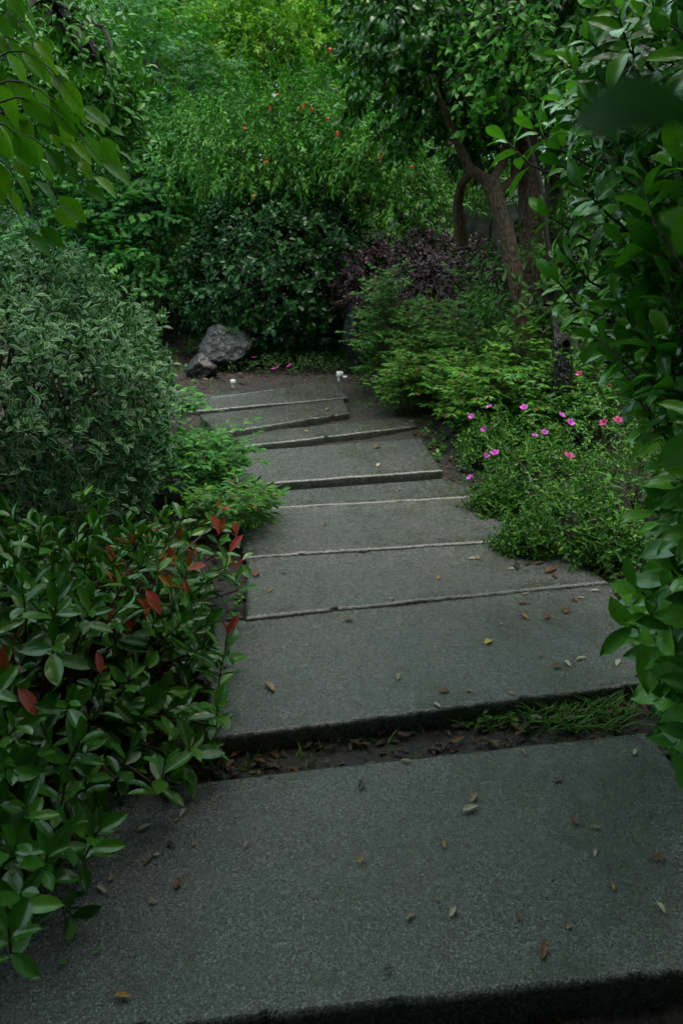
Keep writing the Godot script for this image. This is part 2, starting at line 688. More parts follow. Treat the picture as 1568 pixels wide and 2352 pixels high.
func leaf_kind(called: String) -> ArrayMesh:
	# unit blades, one metre long, scaled when placed
	if LT.has(called):
		return LT[called]
	var o: Dictionary = {
		"photinia": {"W": 0.42, "rows": 7, "cols": 5, "a": 1.15, "b": 0.75, "fold": 0.35, "droop": 0.10, "wave": 0.006},
		"magnolia": {"W": 0.40, "rows": 7, "cols": 5, "a": 1.2, "b": 0.7, "fold": 0.3, "droop": 0.22, "arch": 0.04, "wave": 0.012},
		"ovate": {"W": 0.52, "rows": 8, "cols": 5, "a": 0.8, "b": 0.95, "fold": 0.28, "droop": 0.2, "arch": 0.03, "wave": 0.008},
		"small": {"W": 0.42, "rows": 5, "cols": 3, "a": 1.0, "b": 0.85, "fold": 0.4, "droop": 0.15},
		"azalea": {"W": 0.40, "rows": 5, "cols": 3, "a": 1.2, "b": 0.8, "fold": 0.35, "droop": 0.08},
		"lance": {"W": 0.27, "rows": 6, "cols": 3, "a": 0.85, "b": 0.95, "fold": 0.3, "droop": 0.2},
		"round": {"W": 0.58, "rows": 5, "cols": 3, "a": 1.0, "b": 0.7, "fold": 0.25, "droop": 0.15},
		"blade": {"W": 0.045, "rows": 7, "cols": 3, "a": 0.5, "b": 0.7, "fold": 0.4, "droop": 0.45},
		"dry": {"W": 0.34, "rows": 6, "cols": 3, "a": 0.95, "b": 0.85, "fold": 0.35, "droop": 0.04, "arch": 0.05, "wave": 0.03},
	}[called]
	var mb := MB.new()
	mb.leaf(Transform3D.IDENTITY, 1.0, o.W, o)
	LT[called] = mb.mesh()
	return LT[called]

var tex := {}
func lm(kind: String, rough := 0.3, back := 0.5) -> StandardMaterial3D:
	var key := "%s %f %f" % [kind, rough, back]
	if not LT.has(key):
		if not tex.has(kind):
			tex[kind] = leaf_texture(kind)
		LT[key] = leaf_mat(tex[kind], rough, back)
	return LT[key]

var bark_tex := []
func bark(c: Color, rough := 0.7, relief := 0.8) -> StandardMaterial3D:
	if bark_tex.is_empty():
		bark_tex = bark_textures()
	var m := StandardMaterial3D.new()
	m.albedo_texture = bark_tex[0]
	m.albedo_color = Color(c.r, c.g, c.b).linear_to_srgb()
	m.roughness = rough
	m.heightmap_enabled = true
	m.heightmap_texture = bark_tex[1]
	m.heightmap_scale = relief
	m.uv1_scale = Vector3(2, 1, 1)
	return m

func bend(a: Vector3, b: Vector3, k: float, count := 6) -> Array:
	var out := []
	var off := rv() * (b - a).length() * k
	for i in count + 1:
		var f := float(i) / count
		out.append(a.lerp(b, f) + off * sin(PI * f) + Vector3.UP * 0.0)
	return out

func taper(a: float, b: float, count: int) -> Array:
	var out := []
	for i in count:
		out.append(lerpf(a, b, float(i) / (count - 1)))
	return out

# ------------------------------------------------------------------ near plants
func plants_near() -> void:
	var twig_red := plain(lin(0.07, 0.025, 0.02), 0.5)
	var twig_green := plain(lin(0.0672, 0.07, 0.0186), 0.55)
	var twig_brown := plain(lin(0.05, 0.035, 0.025), 0.65)
	# --- low shrub with red young leaves
	var t := thing("red_tipped_shrub", "low glossy shrub with red young leaves at the left edge of the slabs", "shrub", on_ground(-1.0, -2.3))
	var items := []
	var young := []
	var stems := MB.new()
	var pal := [lin(0.0392, 0.13, 0.0186), lin(0.0504, 0.16, 0.0217), lin(0.0336, 0.105, 0.0186), lin(0.084, 0.2, 0.0248)]
	var tips := []
	for k in 430:
		var d := mound_dir(-0.1)
		var c := Vector3(-1.02, 0.0, -2.25)
		var r := Vector3(0.62, 0.60, 1.15) * (1.0 + 0.25 * lump(d, 4.0)) * rr(0.72, 1.03)
		var tip := c + d * r
		tip.y = maxf(tip.y, hgt(tip.x, tip.z) + 0.09)
		tips.append([tip, (Vector3(d.x * 0.9, 0.55 + d.y * 0.5, d.z * 0.9) + rv() * 0.3).normalized(), false])
	# shoots whose tips the photograph shows red
	for q in [[330, 1225, 3.3], [410, 1235, 3.2], [497, 1160, 3.5], [525, 1262, 3.1], [393, 1340, 2.75], [433, 1350, 2.8], [365, 1310, 2.9], [190, 1345, 2.8], [262, 1290, 3.0], [200, 1395, 2.6], [40, 1470, 2.4], [35, 1510, 2.35], [250, 1442, 2.6], [290, 1452, 2.6], [230, 1540, 2.3], [60, 1380, 2.6], [520, 1450, 2.75], [370, 1405, 2.65], [545, 1225, 3.3], [405, 1285, 3.0], [270, 1335, 2.8], [90, 1640, 2.1], [430, 1300, 2.9], [505, 1215, 3.2], [455, 1270, 3.0], [340, 1400, 2.6], [150, 1425, 2.5], [15, 1540, 2.2], [310, 1250, 3.1], [540, 1300, 3.1]]:
		tips.append([P(q[0], q[1] + 12, q[2] - 0.12), (Vector3(rr(-0.3, 0.5), 1.0, rr(0.1, 0.5))).normalized(), true])
	# leaves reaching over the slabs and the near corner
	for q in [[500, 1620, 2.35], [450, 1700, 2.2], [380, 1740, 2.1], [230, 1900, 1.75], [110, 1960, 1.6], [50, 2050, 1.45], [20, 2130, 1.38], [510, 1520, 2.5], [60, 1850, 1.7], [150, 1800, 1.85], [300, 1720, 2.05], [200, 1700, 2.0], [90, 1740, 1.9], [340, 1620, 2.2], [430, 1600, 2.3], [240, 1610, 2.2], [130, 1560, 2.25], [30, 1640, 2.1], [470, 1480, 2.6], [20, 1760, 1.8], [160, 1900, 1.7], [40, 1940, 1.6]]:
		var p := P(q[0], q[1], q[2])
		p.y = maxf(p.y, hgt(p.x, p.z) + 0.12)
		tips.append([p, (Vector3(rr(0.1, 0.6), 0.8, rr(-0.1, 0.4))).normalized(), false])
	for tp in tips:
		var tip: Vector3 = tp[0]
		var d: Vector3 = tp[1]
		var root := Vector3(-1.05 + (tip.x + 1.05) * 0.35, 0, -2.3 + (tip.z + 2.3) * 0.55)
		root.y = hgt(root.x, root.z) - 0.03
		var mid := root.lerp(tip, 0.55) + Vector3(0, 0.03, 0)
		stems.tube([root, mid, tip - d * 0.1, tip], [0.006, 0.0045, 0.003, 0.002], 4)
		if tp[2]:
			whorl(young, tip + d * 0.02, d, 2 + rng.randi() % 2, 0.078, 0.15, 0.6, 0.012, [0, 1, 4, 0, 1, 2, 3], 0.0)
			whorl(items, tip - d * 0.03, d, 6, 0.088, 0.8, 1.4, 0.018, [0, 1, 2, 3], 0.15)
		else:
			whorl(items, tip, d, 8, 0.090, 0.45, 1.4, 0.017, [0, 0, 1, 1, 2, 3], 0.15)
	part("stems", stems.mesh(), twig_red, t)
	emit(t, "young_leaf", leaf_kind("photinia"), lm("plain", 0.25, 0.6), young, [lin(0.44, 0.065, 0.075), lin(0.48, 0.10, 0.11), lin(0.36, 0.10, 0.05), lin(0.36, 0.19, 0.06), lin(0.44, 0.07, 0.08)])
	emit(t, "leaf", leaf_kind("photinia"), lm("plain", 0.22, 0.35), items, pal, 300, lm("spotted", 0.3, 0.35))
	# --- clipped shrub with cream-edged leaves
	t = thing("variegated_shrub", "large rounded shrub of small cream-edged leaves beside the slabs", "shrub", on_ground(-1.85, -4.2))
	items = []
	stems = MB.new()
	var vc := Vector3(-1.95, 0.55, -4.15)
	for k in 6500:
		var d := mound_dir(-0.55)
		var inner := rng.randf() < 0.16
		var r := Vector3(1.08, 0.93, 1.15) * (1.0 + 0.10 * lump(d, 9.0, 1.1) + 0.12 * lump(d, 2.0, 3.0)) * (rr(0.7, 0.92) if inner else (rr(0.9, 1.02) if rng.randf() < 0.93 else rr(1.02, 1.09)))
		if d.y < 0.0:
			r *= Vector3(0.95, 1.0, 0.95)
		var tip := vc + d * r
		if tip.y < hgt(tip.x, tip.z) + 0.05:
			continue
		whorl(items, tip, (d * 0.8 + Vector3.UP * 0.45 + rv() * 0.45).normalized(), 6, 0.054, 0.5, 1.3, 0.011, [0, 1, 2], 0.08)
		if k % 60 == 0:
			stems.tube([tip - d * 0.5 - Vector3.UP * 0.1, tip - d * 0.2, tip], [0.006, 0.004, 0.0015], 3)
	for k in 7:
		var a := TAU * k / 7.0
		var top := vc + Vector3(cos(a) * 0.6, 0.2, sin(a) * 0.6)
		stems.tube(bend(on_ground(vc.x + 0.1 * cos(a), vc.z + 0.1 * sin(a)) - Vector3(0, 0.05, 0), top, 0.08), taper(0.025, 0.01, 7), 6)
	part("stems", stems.mesh(), twig_brown, t)
	emit(t, "leaf", leaf_kind("small"), lm("variegated", 0.3, 0.4), items, [lin(0.28, 0.42, 0.31), lin(0.15, 0.27, 0.18), lin(0.37, 0.50, 0.36)])
	# --- big-leaved shrub on the right
	t = thing("broadleaf_shrub", "tall glossy broad-leaved shrub overhanging the right side of the path", "shrub", on_ground(1.75, -2.7))
	items = []
	stems = MB.new()
	var bound := [[-60, 1330], [0, 1310], [170, 1235], [250, 1205], [330, 1195], [420, 1270], [520, 1290], [600, 1290], [680, 1285], [760, 1290], [830, 1350], [900, 1400], [1000, 1500], [1150, 1520], [1250, 1490], [1350, 1430], [1450, 1430], [1560, 1480], [1640, 1510], [1720, 1570]]
	var stems_at := [[Vector3(1.62, 0, -2.95), Vector3(1.35, 2.5, -2.9)], [Vector3(1.8, 0, -2.5), Vector3(1.55, 2.4, -2.1)], [Vector3(1.72, 0, -2.75), Vector3(1.9, 2.7, -2.8)], [Vector3(1.66, 0, -2.4), Vector3(1.05, 1.1, -1.65)]]
	for s in stems_at:
		s[0].y = hgt(s[0].x, s[0].z) - 0.05
	tips = []
	for k in 330:
		var v := rr(-90, 1700)
		var lb := 1330.0
		for i in bound.size() - 1:
			if v >= bound[i][0] and v <= bound[i + 1][0]:
				lb = lerpf(bound[i][1], bound[i + 1][1], (v - bound[i][0]) / float(bound[i + 1][0] - bound[i][0]))
		var f := pow(rng.randf(), 0.85)
		var u := lerpf(lb + 45.0, 1690.0, f)
		var zf := lerpf(2.9, 2.0, clampf((u - 1150.0) / 450.0, 0.0, 1.0)) if v < 950.0 else lerpf(2.3, 1.7, clampf((u - 1400.0) / 200.0, 0.0, 1.0))
		tips.append(P(u, v, zf + rr(-0.2, 0.55)))
	var rich := tips.size()
	for q in [[1215, 290, 2.7], [1280, 130, 2.5], [1160, 320, 2.8], [1250, 490, 2.7], [1275, 640, 2.7], [1350, 90, 2.3], [1420, 40, 2.1], [1300, 590, 2.7], [1300, 230, 2.5], [1460, 1350, 1.8], [1500, 1420, 1.75], [1450, 1440, 1.8], [1520, 1290, 1.8], [1500, 1170, 2.0], [1540, 1100, 2.0]]:
		tips.append(P(q[0], q[1], q[2]))
	for ti in tips.size():
		var tip: Vector3 = tips[ti]
		var best := Vector3.ZERO
		var bd := 99.0
		for s in stems_at:
			var y := clampf((tip.y - 0.35 - s[0].y) / (s[1].y - s[0].y), 0.05, 1.0)
			var q: Vector3 = s[0].lerp(s[1], y)
			if q.distance_to(tip) < bd:
				bd = q.distance_to(tip)
				best = q
		var d: Vector3 = ((tip - best).normalized() + Vector3(0, 0.35, 0.05) + rv() * 0.35).normalized()
		stems.tube([best, best.lerp(tip, 0.5) + Vector3(0, -0.05, 0) + rv() * 0.03, tip - d * 0.12, tip], [0.009, 0.006, 0.004, 0.0025], 5)
		whorl(items, tip, d, 7 + rng.randi() % 4, 0.125, 0.5, 1.45, 0.022, [0, 0, 1, 2, 3] if ti < rich and ti % 4 else [3, 3, 1], 0.2)
	for s in stems_at:
		stems.tube(bend(s[0], s[1], 0.05), taper(0.028, 0.009, 7), 7)
	part("stems", stems.mesh(), twig_brown, t)
	emit(t, "leaf", leaf_kind("magnolia"), lm("plain", 0.24, 0.45), items, [lin(0.06, 0.20, 0.032), lin(0.085, 0.25, 0.035), lin(0.04, 0.14, 0.028), lin(0.15, 0.37, 0.045)])
	# leaves of a neighbouring shrub close to the lens
	t = thing("leafy_branch", "leafy branch at the right edge, out of focus", "branch", P(1780, 900, 0.8))
	items = []
	stems = MB.new()
	var near_leaves := [[1620, 275, 0.20, 1285, 222, 0.225, 0.075, 0], [1640, 560, 0.6, 1515, 470, 0.62, 0.085, 3], [1660, 420, 0.55, 1540, 600, 0.6, 0.085, 3], [1660, 1000, 0.7, 1490, 1060, 0.75, 0.08, 1], [1650, 1800, 0.62, 1500, 1745, 0.7, 0.07, 1], [1680, 860, 0.7, 1540, 880, 0.72, 0.075, 2], [1660, 150, 0.5, 1560, 205, 0.52, 0.06, 0]]
	var bx := P(1790, 700, 0.62)
	for q in near_leaves:
		var a := P(q[0], q[1], q[2])
		var b := P(q[3], q[4], q[5])
		var dir := (b - a)
		var L := dir.length()
		items.append([Transform3D(frame(dir, Vector3(-0.1, 0.45, 0.9) + rv() * 0.2).scaled_local(Vector3(L * 1.05, L, L)), a), q[7], 1.0])
		stems.tube([bx + Vector3(0, a.y - bx.y, 0) * 0.8, a.lerp(bx, 0.3) + Vector3(0, (a.y - bx.y) * 0.2, 0), a], [0.004, 0.003, 0.002], 5)
	stems.tube(bend(on_ground(0.75, -0.35) - Vector3(0, 0.05, 0), P(1800, -100, 0.6), 0.03), taper(0.012, 0.004, 7), 6)
	part("stems", stems.mesh(), twig_brown, t)
	emit(t, "leaf", leaf_kind("magnolia"), lm("plain", 0.75, 0.6), items, [lin(0.0336, 0.11, 0.0217), lin(0.0504, 0.15, 0.0248), lin(0.0336, 0.12, 0.0217), lin(0.101, 0.25, 0.031)])
	# --- drooping branches, upper left
	t = thing("drooping_tree", "tree with long drooping twigs of pointed leaves above the cream-edged shrub", "tree", on_ground(-2.3, -2.0))
	items = []
	stems = MB.new()
	var trunk := MB.new()
	var tb := on_ground(-2.3, -2.0) - Vector3(0, 0.1, 0)
	trunk.tube([tb, tb + Vector3(0.05, 1.0, 0), tb + Vector3(0.0, 2.2, -0.05), tb + Vector3(0.1, 3.4, 0.0)], [0.07, 0.06, 0.05, 0.03], 9)
	var twigs := [[-90, 130, 2.3, 150, 190, 2.3], [-60, 190, 2.0, 185, 215, 2.05], [-80, 250, 1.9, 205, 300, 2.0], [-70, 290, 1.85, 230, 340, 1.95], [-80, 320, 2.1, 265, 320, 2.15], [-90, 380, 1.9, 190, 400, 2.0], [-60, 430, 1.8, 90, 490, 1.85], [-80, 360, 2.2, 250, 270, 2.4], [-60, 80, 2.4, 110, 120, 2.4], [-60, 470, 2.0, 60, 510, 2.05], [-90, 210, 2.2, 160, 300, 2.25], [-90, 340, 1.7, 130, 420, 1.8], [-60, 20, 2.5, 90, 60, 2.5], [-90, 300, 2.3, 215, 380, 2.3], [-70, 410, 2.1, 120, 455, 2.1]]
	for q in twigs:
		var a := P(q[0], q[1], q[2])
		var b := P(q[3], q[4], q[5])
		var hub := tb + Vector3(0.02, clampf(a.y + 0.25, 1.2, 3.3), 0)
		var pts := []
		for i in 9:
			var f := i / 8.0
			pts.append(a.lerp(b, f) + Vector3(0, 0.09 * sin(PI * f) - 0.03 * f * f, 0))
		stems.tube([hub, hub.lerp(a, 0.5) + Vector3(0, 0.08, 0), a], [0.014, 0.009, 0.006], 5)
		stems.tube(pts, taper(0.0032, 0.001, 9), 5)
		var total := (b - a).length()
		var cnt := int(total / 0.038)
		for i in cnt:
			var f := (i + 1.0) / cnt
			var p: Vector3 = pts[int(f * 7.99)].lerp(pts[mini(int(f * 7.99) + 1, 8)], fmod(f * 7.99, 1.0))
			var along := (b - a).normalized()
			var side := along.cross(Vector3.UP).normalized() * (1.0 if i % 2 == 0 else -1.0)
			var ld := (along * 0.6 + side * rr(0.1, 0.5) + Vector3.DOWN * rr(0.4, 1.1)).normalized()
			if i == cnt - 1:
				ld = (along + Vector3.DOWN * 0.5).normalized()
			var sz := 0.085 * rr(0.6, 1.15)
			items.append([Transform3D(frame(ld, Vector3(0.2, 0.7, 0.8) + side * 0.3 + rv() * 0.45).scaled_local(Vector3(sz, sz, sz)), p), rng.randi() % 4, rr(0.8, 1.15)])
	part("trunk", trunk.mesh(), bark(lin(0.10, 0.085, 0.07)), t)
	part("twigs", stems.mesh(), twig_brown, t)
	emit(t, "leaf", leaf_kind("ovate"), lm("plain", 0.36, 0.9), items, [lin(0.101, 0.25, 0.0248), lin(0.134, 0.3, 0.0279), lin(0.0672, 0.18, 0.0217), lin(0.179, 0.34, 0.031)], 300)
	# --- azalea mound with magenta flowers
	t = thing("azalea_shrub", "low shrub of tiny leaves with magenta flowers right of the path", "shrub", on_ground(1.5, -4.2))
	items = []
	stems = MB.new()
	var lobes := [[1215, 1060, 4.3, 0.42, 0.34], [1330, 1010, 4.0, 0.5, 0.42], [1420, 1110, 3.5, 0.42, 0.36], [1150, 1000, 4.9, 0.40, 0.34], [1290, 1150, 3.75, 0.36, 0.28], [1440, 980, 4.1, 0.5, 0.5], [1260, 940, 5.0, 0.45, 0.35], [1090, 985, 5.3, 0.22, 0.2], [1120, 1080, 4.6, 0.2, 0.18], [1190, 1160, 4.0, 0.2, 0.16], [1375, 1190, 3.4, 0.2, 0.16]]
	for lb in lobes:
		var g := G(lb[0] + 34, lb[1] + 40, 0.2)
		var c := on_ground(g.x, g.z) + Vector3(0, 0.05, 0)
		for k in 560:
			var d := mound_dir(-0.2)
			var r := Vector3(lb[3], lb[4], lb[3]) * 0.92 * (1.0 + 0.38 * lump(d, lb[0], 2.0)) * rr(0.6, 1.06)
			var tip := c + d * r
			if tip.y < hgt(tip.x, tip.z) + 0.03:
				continue
			whorl(items, tip, (d + Vector3.UP * 0.7 + rv() * 0.4).normalized(), 6, 0.030, 0.5, 1.4, 0.006, [0, 0, 1, 2, 3], 0.05)
			if k % 30 == 0:
				stems.tube([c + Vector3(0, -0.05, 0), c + d * r * 0.5, tip - d * 0.02], [0.005, 0.003, 0.001], 3)
	part("stems", stems.mesh(), twig_brown, t)
	emit(t, "leaf", leaf_kind("azalea"), lm("plain", 0.3, 0.45), items, [lin(0.04, 0.125, 0.02), lin(0.06, 0.17, 0.022), lin(0.03, 0.09, 0.018), lin(0.12, 0.25, 0.035)])
	var fm := MB.new()
	for k in 5:
		var a := TAU * k / 5.0
		var r := Vector3(cos(a), 0, sin(a))
		fm.leaf(Transform3D(frame(r * 0.7 + Vector3.UP * 0.85, Vector3.UP - r * 0.8), r * 0.003), 0.034, 0.026, {"rows": 6, "cols": 5, "a": 1.3, "b": 0.6, "fold": -0.15, "droop": 0.35, "wave": 0.02})
	for k in 6:
		var a := TAU * k / 6.0 + 0.3
		fm.tube([Vector3.ZERO, Vector3(cos(a) * 0.006, 0.03, sin(a) * 0.006)], [0.0006, 0.0006], 3, Color(1.2, 0.9, 1.0))
	var flower := fm.mesh()
	var petal := [plain(lin(0.40, 0.035, 0.36), 0.55), plain(lin(0.46, 0.06, 0.42), 0.55), plain(lin(0.38, 0.03, 0.15), 0.55)]
	for q in [[1123, 936, 4.75, 1], [1083, 958, 4.75, 1], [1111, 987, 4.6, 0], [1249, 995, 4.1, 0], [1308, 972, 3.75, 1], [1227, 1003, 4.15, 0], [1203, 938, 4.6, 1], [1330, 860, 4.4, 2], [1386, 972, 3.7, 2], [1135, 1042, 4.35, 1], [1115, 1048, 4.4, 0], [1305, 1050, 3.6, 2], [1080, 1098, 4.55, 1], [1418, 968, 3.7, 2], [1288, 955, 4.1, 1]]:
		var o := part("flower", flower, petal[q[3]], t)
		var p := P(q[0], q[1], q[2])
		p.y = maxf(p.y, hgt(p.x, p.z) + 0.03)
		o.transform = Transform3D(frame(rv() * 0.4 + Vector3(0, -0.3, 1), (EYE - p).normalized() + Vector3.UP * 0.4 + rv() * 0.5).scaled(Vector3.ONE * rr(0.55, 0.85)), p - t.global_position)

# ------------------------------------------------------------------ middle ground
func nandina(base: Vector3, height: float, width: float, canes: int, label: String, pal: Array, panicles: int, tips_red := 0.1, lean := Vector3.ZERO) -> void:
	var t := thing("nandina_shrub", label, "shrub", base, "nandina shrubs along the path")
	var items := []
	var stems := MB.new()
	var pan := []
	for k in canes:
		var a := rr(0, TAU)
		var d := Vector3(cos(a), 0, sin(a))
		var h := height * rr(0.6, 1.05)
		var root := base + d * rr(0.0, 0.12)
		root.y = hgt(root.x, root.z) - 0.03
		var top := base + d * width * rr(0.1, 0.75) + Vector3(0, h, 0) + lean
		stems.tube(bend(root, top, 0.06, 4), taper(0.006, 0.003, 5), 4)
		for s in 8:
			var o := root.lerp(top, rr(0.3, 1.0))
			var sa := rr(0, TAU)
			var rd := (Vector3(cos(sa), rr(0.0, 1.3), sin(sa)) + d * 0.3).normalized()
			var rl := rr(0.16, 0.30)
			var e := o + rd * rl + Vector3.DOWN * rl * 0.15
			stems.tube([o, o.lerp(e, 0.5) + Vector3.UP * 0.02, e], [0.002, 0.0015, 0.001], 3)
			# a compound leaf: side stalks with pairs of leaflets
			for j in 5:
				var f := 0.35 + 0.16 * j
				var q := o.lerp(e, f) + Vector3.UP * 0.02 * sin(PI * f)
				var side := rd.cross(Vector3.UP).normalized() * (1.0 if j % 2 == 0 else -1.0)
				var sd := (rd * 0.6 + side * 0.9 + rv() * 0.15).normalized() if j < 4 else rd
				var sl := 0.075 * (1.1 - f * 0.5)
				stems.tube([q, q + sd * sl], [0.001, 0.0007], 3)
				for m in 5:
					var g := 0.25 + 0.25 * (m / 2)
					var ls := sd.cross(Vector3.UP).normalized() * (1.0 if m % 2 == 0 else -1.0)
					var ld := (sd * 0.7 + ls * 0.8 + Vector3.DOWN * 0.2 + rv() * 0.2).normalized() if m < 4 else (sd + Vector3.DOWN * 0.2).normalized()
					var sz := 0.052 * rr(0.75, 1.2)
					items.append([Transform3D(frame(ld, Vector3(0, 1, 0.35) + rv() * 0.6).scaled_local(Vector3.ONE * sz), q + sd * sl * minf(g + 0.2, 1.0)), 4 if rng.randf() < tips_red * 0.35 else rng.randi() % 4, rr(0.8, 1.2)])
		if k < panicles:
			pan.append(top)
	part("canes", stems.mesh(), plain(lin(0.07, 0.06, 0.035), 0.6), t)
	emit(t, "leaflet", leaf_kind("lance"), lm("plain", 0.33, 0.5), items, pal, 120)
	for p in pan:
		var fl := MB.new()
		for k in 60:
			var hgt_f := rng.randf()
			var q: Vector3 = p + Vector3(rng.randfn() * 0.035 * (1.1 - hgt_f), hgt_f * 0.2 - 0.02, rng.randfn() * 0.035 * (1.1 - hgt_f))
			for m in 3:
				fl.leaf(Transform3D(frame(rv() + Vector3.UP * 0.4, rv()), q), 0.008, 0.005, {"rows": 3, "cols": 3})
			if k % 4 == 0:
				fl.tube([Vector3(p.x, q.y - 0.01, p.z), q], [0.001, 0.0006], 3)
		part("flower_panicle", fl.mesh(), plain(lin(0.62, 0.60, 0.45), 0.7), t)

func plants_mid() -> void:
	var np := [lin(0.0448, 0.17, 0.0372), lin(0.0616, 0.2, 0.031), lin(0.0392, 0.14, 0.0341), lin(0.112, 0.26, 0.031), lin(0.20, 0.09, 0.04)]
	var np2 := [lin(0.056, 0.19, 0.0279), lin(0.101, 0.25, 0.0279), lin(0.0672, 0.21, 0.031), lin(0.134, 0.29, 0.031), lin(0.18, 0.10, 0.04)]
	var b := G(900, 885, 0.2)
	nandina(on_ground(b.x, b.z), 0.95, 0.5, 22, "nandina with cream flower spikes in front of the purple shrub", np, 3)
	b = G(1010, 900, 0.25)
	nandina(on_ground(b.x, b.z), 0.62, 0.5, 24, "lower light green nandina between the flowering one and the azalea", np2, 0, 0.3)
	b = G(1130, 905, 0.3)
	nandina(on_ground(b.x, b.z), 0.62, 0.5, 24, "bright green nandina at the foot of the brown trunks", np2, 0, 0.2)
	b = G(1075, 850, 0.3)
	nandina(on_ground(b.x, b.z), 0.85, 0.3, 8, "tall thin nandina with a cream flower head before the leaning trunk", np, 1)
	b = G(1150, 960, 0.3)
	nandina(on_ground(b.x, b.z), 0.5, 0.45, 16, "small nandina growing into the azalea", np2, 0, 0.1)
	b = G(965, 915, 0.25)
	nandina(on_ground(b.x, b.z), 0.42, 0.36, 14, "fresh low nandina beside the slab at the turn of the path", np2, 0, 0.3)
	b = G(1075, 950, 0.25)
	nandina(on_ground(b.x, b.z), 0.45, 0.4, 16, "fresh nandina with yellowish tips behind the magenta flowers", np2, 0, 0.2)
	b = G(1210, 945, 0.3)
	nandina(on_ground(b.x, b.z), 0.55, 0.45, 18, "leafy nandina in front of the upright brown trunk", np2, 0, 0.1)
	b = G(1290, 985, 0.3)
	nandina(on_ground(b.x, b.z), 0.5, 0.35, 14, "leafy nandina in front of the black stump", np, 0, 0.1)
	b = G(450, 1120, 0.1)
	nandina(on_ground(b.x, b.z), 0.32, 0.2, 14, "nandina leaning over the left ends of the slabs", [lin(0.056, 0.21, 0.0434), lin(0.056, 0.24, 0.0434), lin(0.0448, 0.17, 0.0372), lin(0.0896, 0.27, 0.0372), lin(0.0896, 0.22, 0.031)], 0, 0.1, Vector3(0.06, 0, 0.05))
	b = G(415, 975, 0.15)
	nandina(on_ground(b.x, b.z), 0.28, 0.24, 2, "sparse nandina sprigs beyond the cream-edged shrub", [lin(0.056, 0.23, 0.0372), lin(0.0672, 0.26, 0.0372), lin(0.0448, 0.19, 0.0372), lin(0.0896, 0.29, 0.0372), lin(0.0896, 0.22, 0.031)], 0, 0.0, Vector3(0.1, 0, 0.05))
	b = G(545, 1215, 0.08)
	nandina(on_ground(b.x - 0.12, b.z), 0.20, 0.16, 7, "young nandina under the red-tipped shrub", np, 0, 0.1, Vector3(0.1, 0, 0.0))
	# round shrubs
	round_shrub("evergreen_shrub", "large dark green rounded shrub behind the grey rock", P(650, 645, 8.75), Vector3(1.16, 0.98, 1.0), 2600, 0.074, "round", lm("plain", 0.25, 0.3), [lin(0.018, 0.066, 0.02), lin(0.025, 0.085, 0.022), lin(0.014, 0.052, 0.017)], 6, 11.0)
	round_shrub("purple_shrub", "wide dark purple shrub in front of the concrete wall", P(985, 655, 7.9), Vector3(0.95, 0.5, 0.75), 2700, 0.038, "round", lm("plain", 0.35, 0.2), [lin(0.035, 0.018, 0.036), lin(0.045, 0.025, 0.045), lin(0.03, 0.014, 0.026), lin(0.06, 0.022, 0.035)], 5, 12.0)
	round_shrub("purple_shrub", "small dark purple shrub between the rocks", P(395, 715, 10.2), Vector3(0.48, 0.50, 0.5), 900, 0.042, "round", lm("plain", 0.3, 0.2), [lin(0.06, 0.025, 0.04), lin(0.08, 0.03, 0.05), lin(0.05, 0.02, 0.03)], 5, 13.0)
	round_shrub("groundcover_shrub", "low dark azalea with a few pink flowers under the round shrub", P(680, 835, 8.3), Vector3(0.95, 0.14, 0.42), 1000, 0.035, "azalea", lm("plain", 0.35, 0.3), [lin(0.022, 0.062, 0.014), lin(0.035, 0.085, 0.018)], 5, 14.0, [[665, 840, 7.95], [628, 848, 7.95], [583, 822, 8.1], [700, 830, 8.1], [640, 842, 7.95]])
	round_shrub("groundcover_shrub", "tiny azalea with one pink flower beside the small purple shrub", P(450, 790, 9.0), Vector3(0.16, 0.10, 0.14), 60, 0.04, "azalea", lm("plain", 0.35, 0.3), [lin(0.056, 0.14, 0.0186), lin(0.0896, 0.19, 0.0248)], 5, 15.0, [[448, 800, 8.85]])
	round_shrub("bright_shrub", "bright yellow-green shrub seen under the maple", P(400, 560, 12.5), Vector3(0.75, 1.05, 0.7), 1500, 0.06, "small", lm("plain", 0.35, 0.7), [lin(0.157, 0.3, 0.031), lin(0.112, 0.26, 0.031), lin(0.202, 0.34, 0.0372)], 5, 16.0)
	# weed with narrow leaves beside the azalea
	var w := G(1405, 1245, 0.12)
	var t := thing("narrow_leaf_weed", "slender upright weed with narrow leaves beside the azalea", "plant", on_ground(w.x, w.z))
	var items := []
	var st := MB.new()
	var root := on_ground(w.x, w.z)
	var top := P(1398, 1095, px(root).z - 0.1)
	st.tube(bend(root - Vector3(0, 0.02, 0), top, 0.04), taper(0.003, 0.0012, 7), 4)
	for k in 26:
		var f := 0.25 + 0.75 * k / 25.0
		var a := k * 2.4
		var ld := Vector3(cos(a), 0.5 if f > 0.9 else -0.05, sin(a)).normalized()
		items.append([Transform3D(frame(ld, Vector3.UP).scaled_local(Vector3.ONE * lerpf(0.06, 0.075, f)), root.lerp(top, f)), 0, 1.0])
	part("stem", st.mesh(), plain(lin(0.0672, 0.12, 0.0186)), t)
	emit(t, "leaf", leaf_kind("lance"), lm("plain", 0.35, 0.5), items, [lin(0.0784, 0.23, 0.0279)])

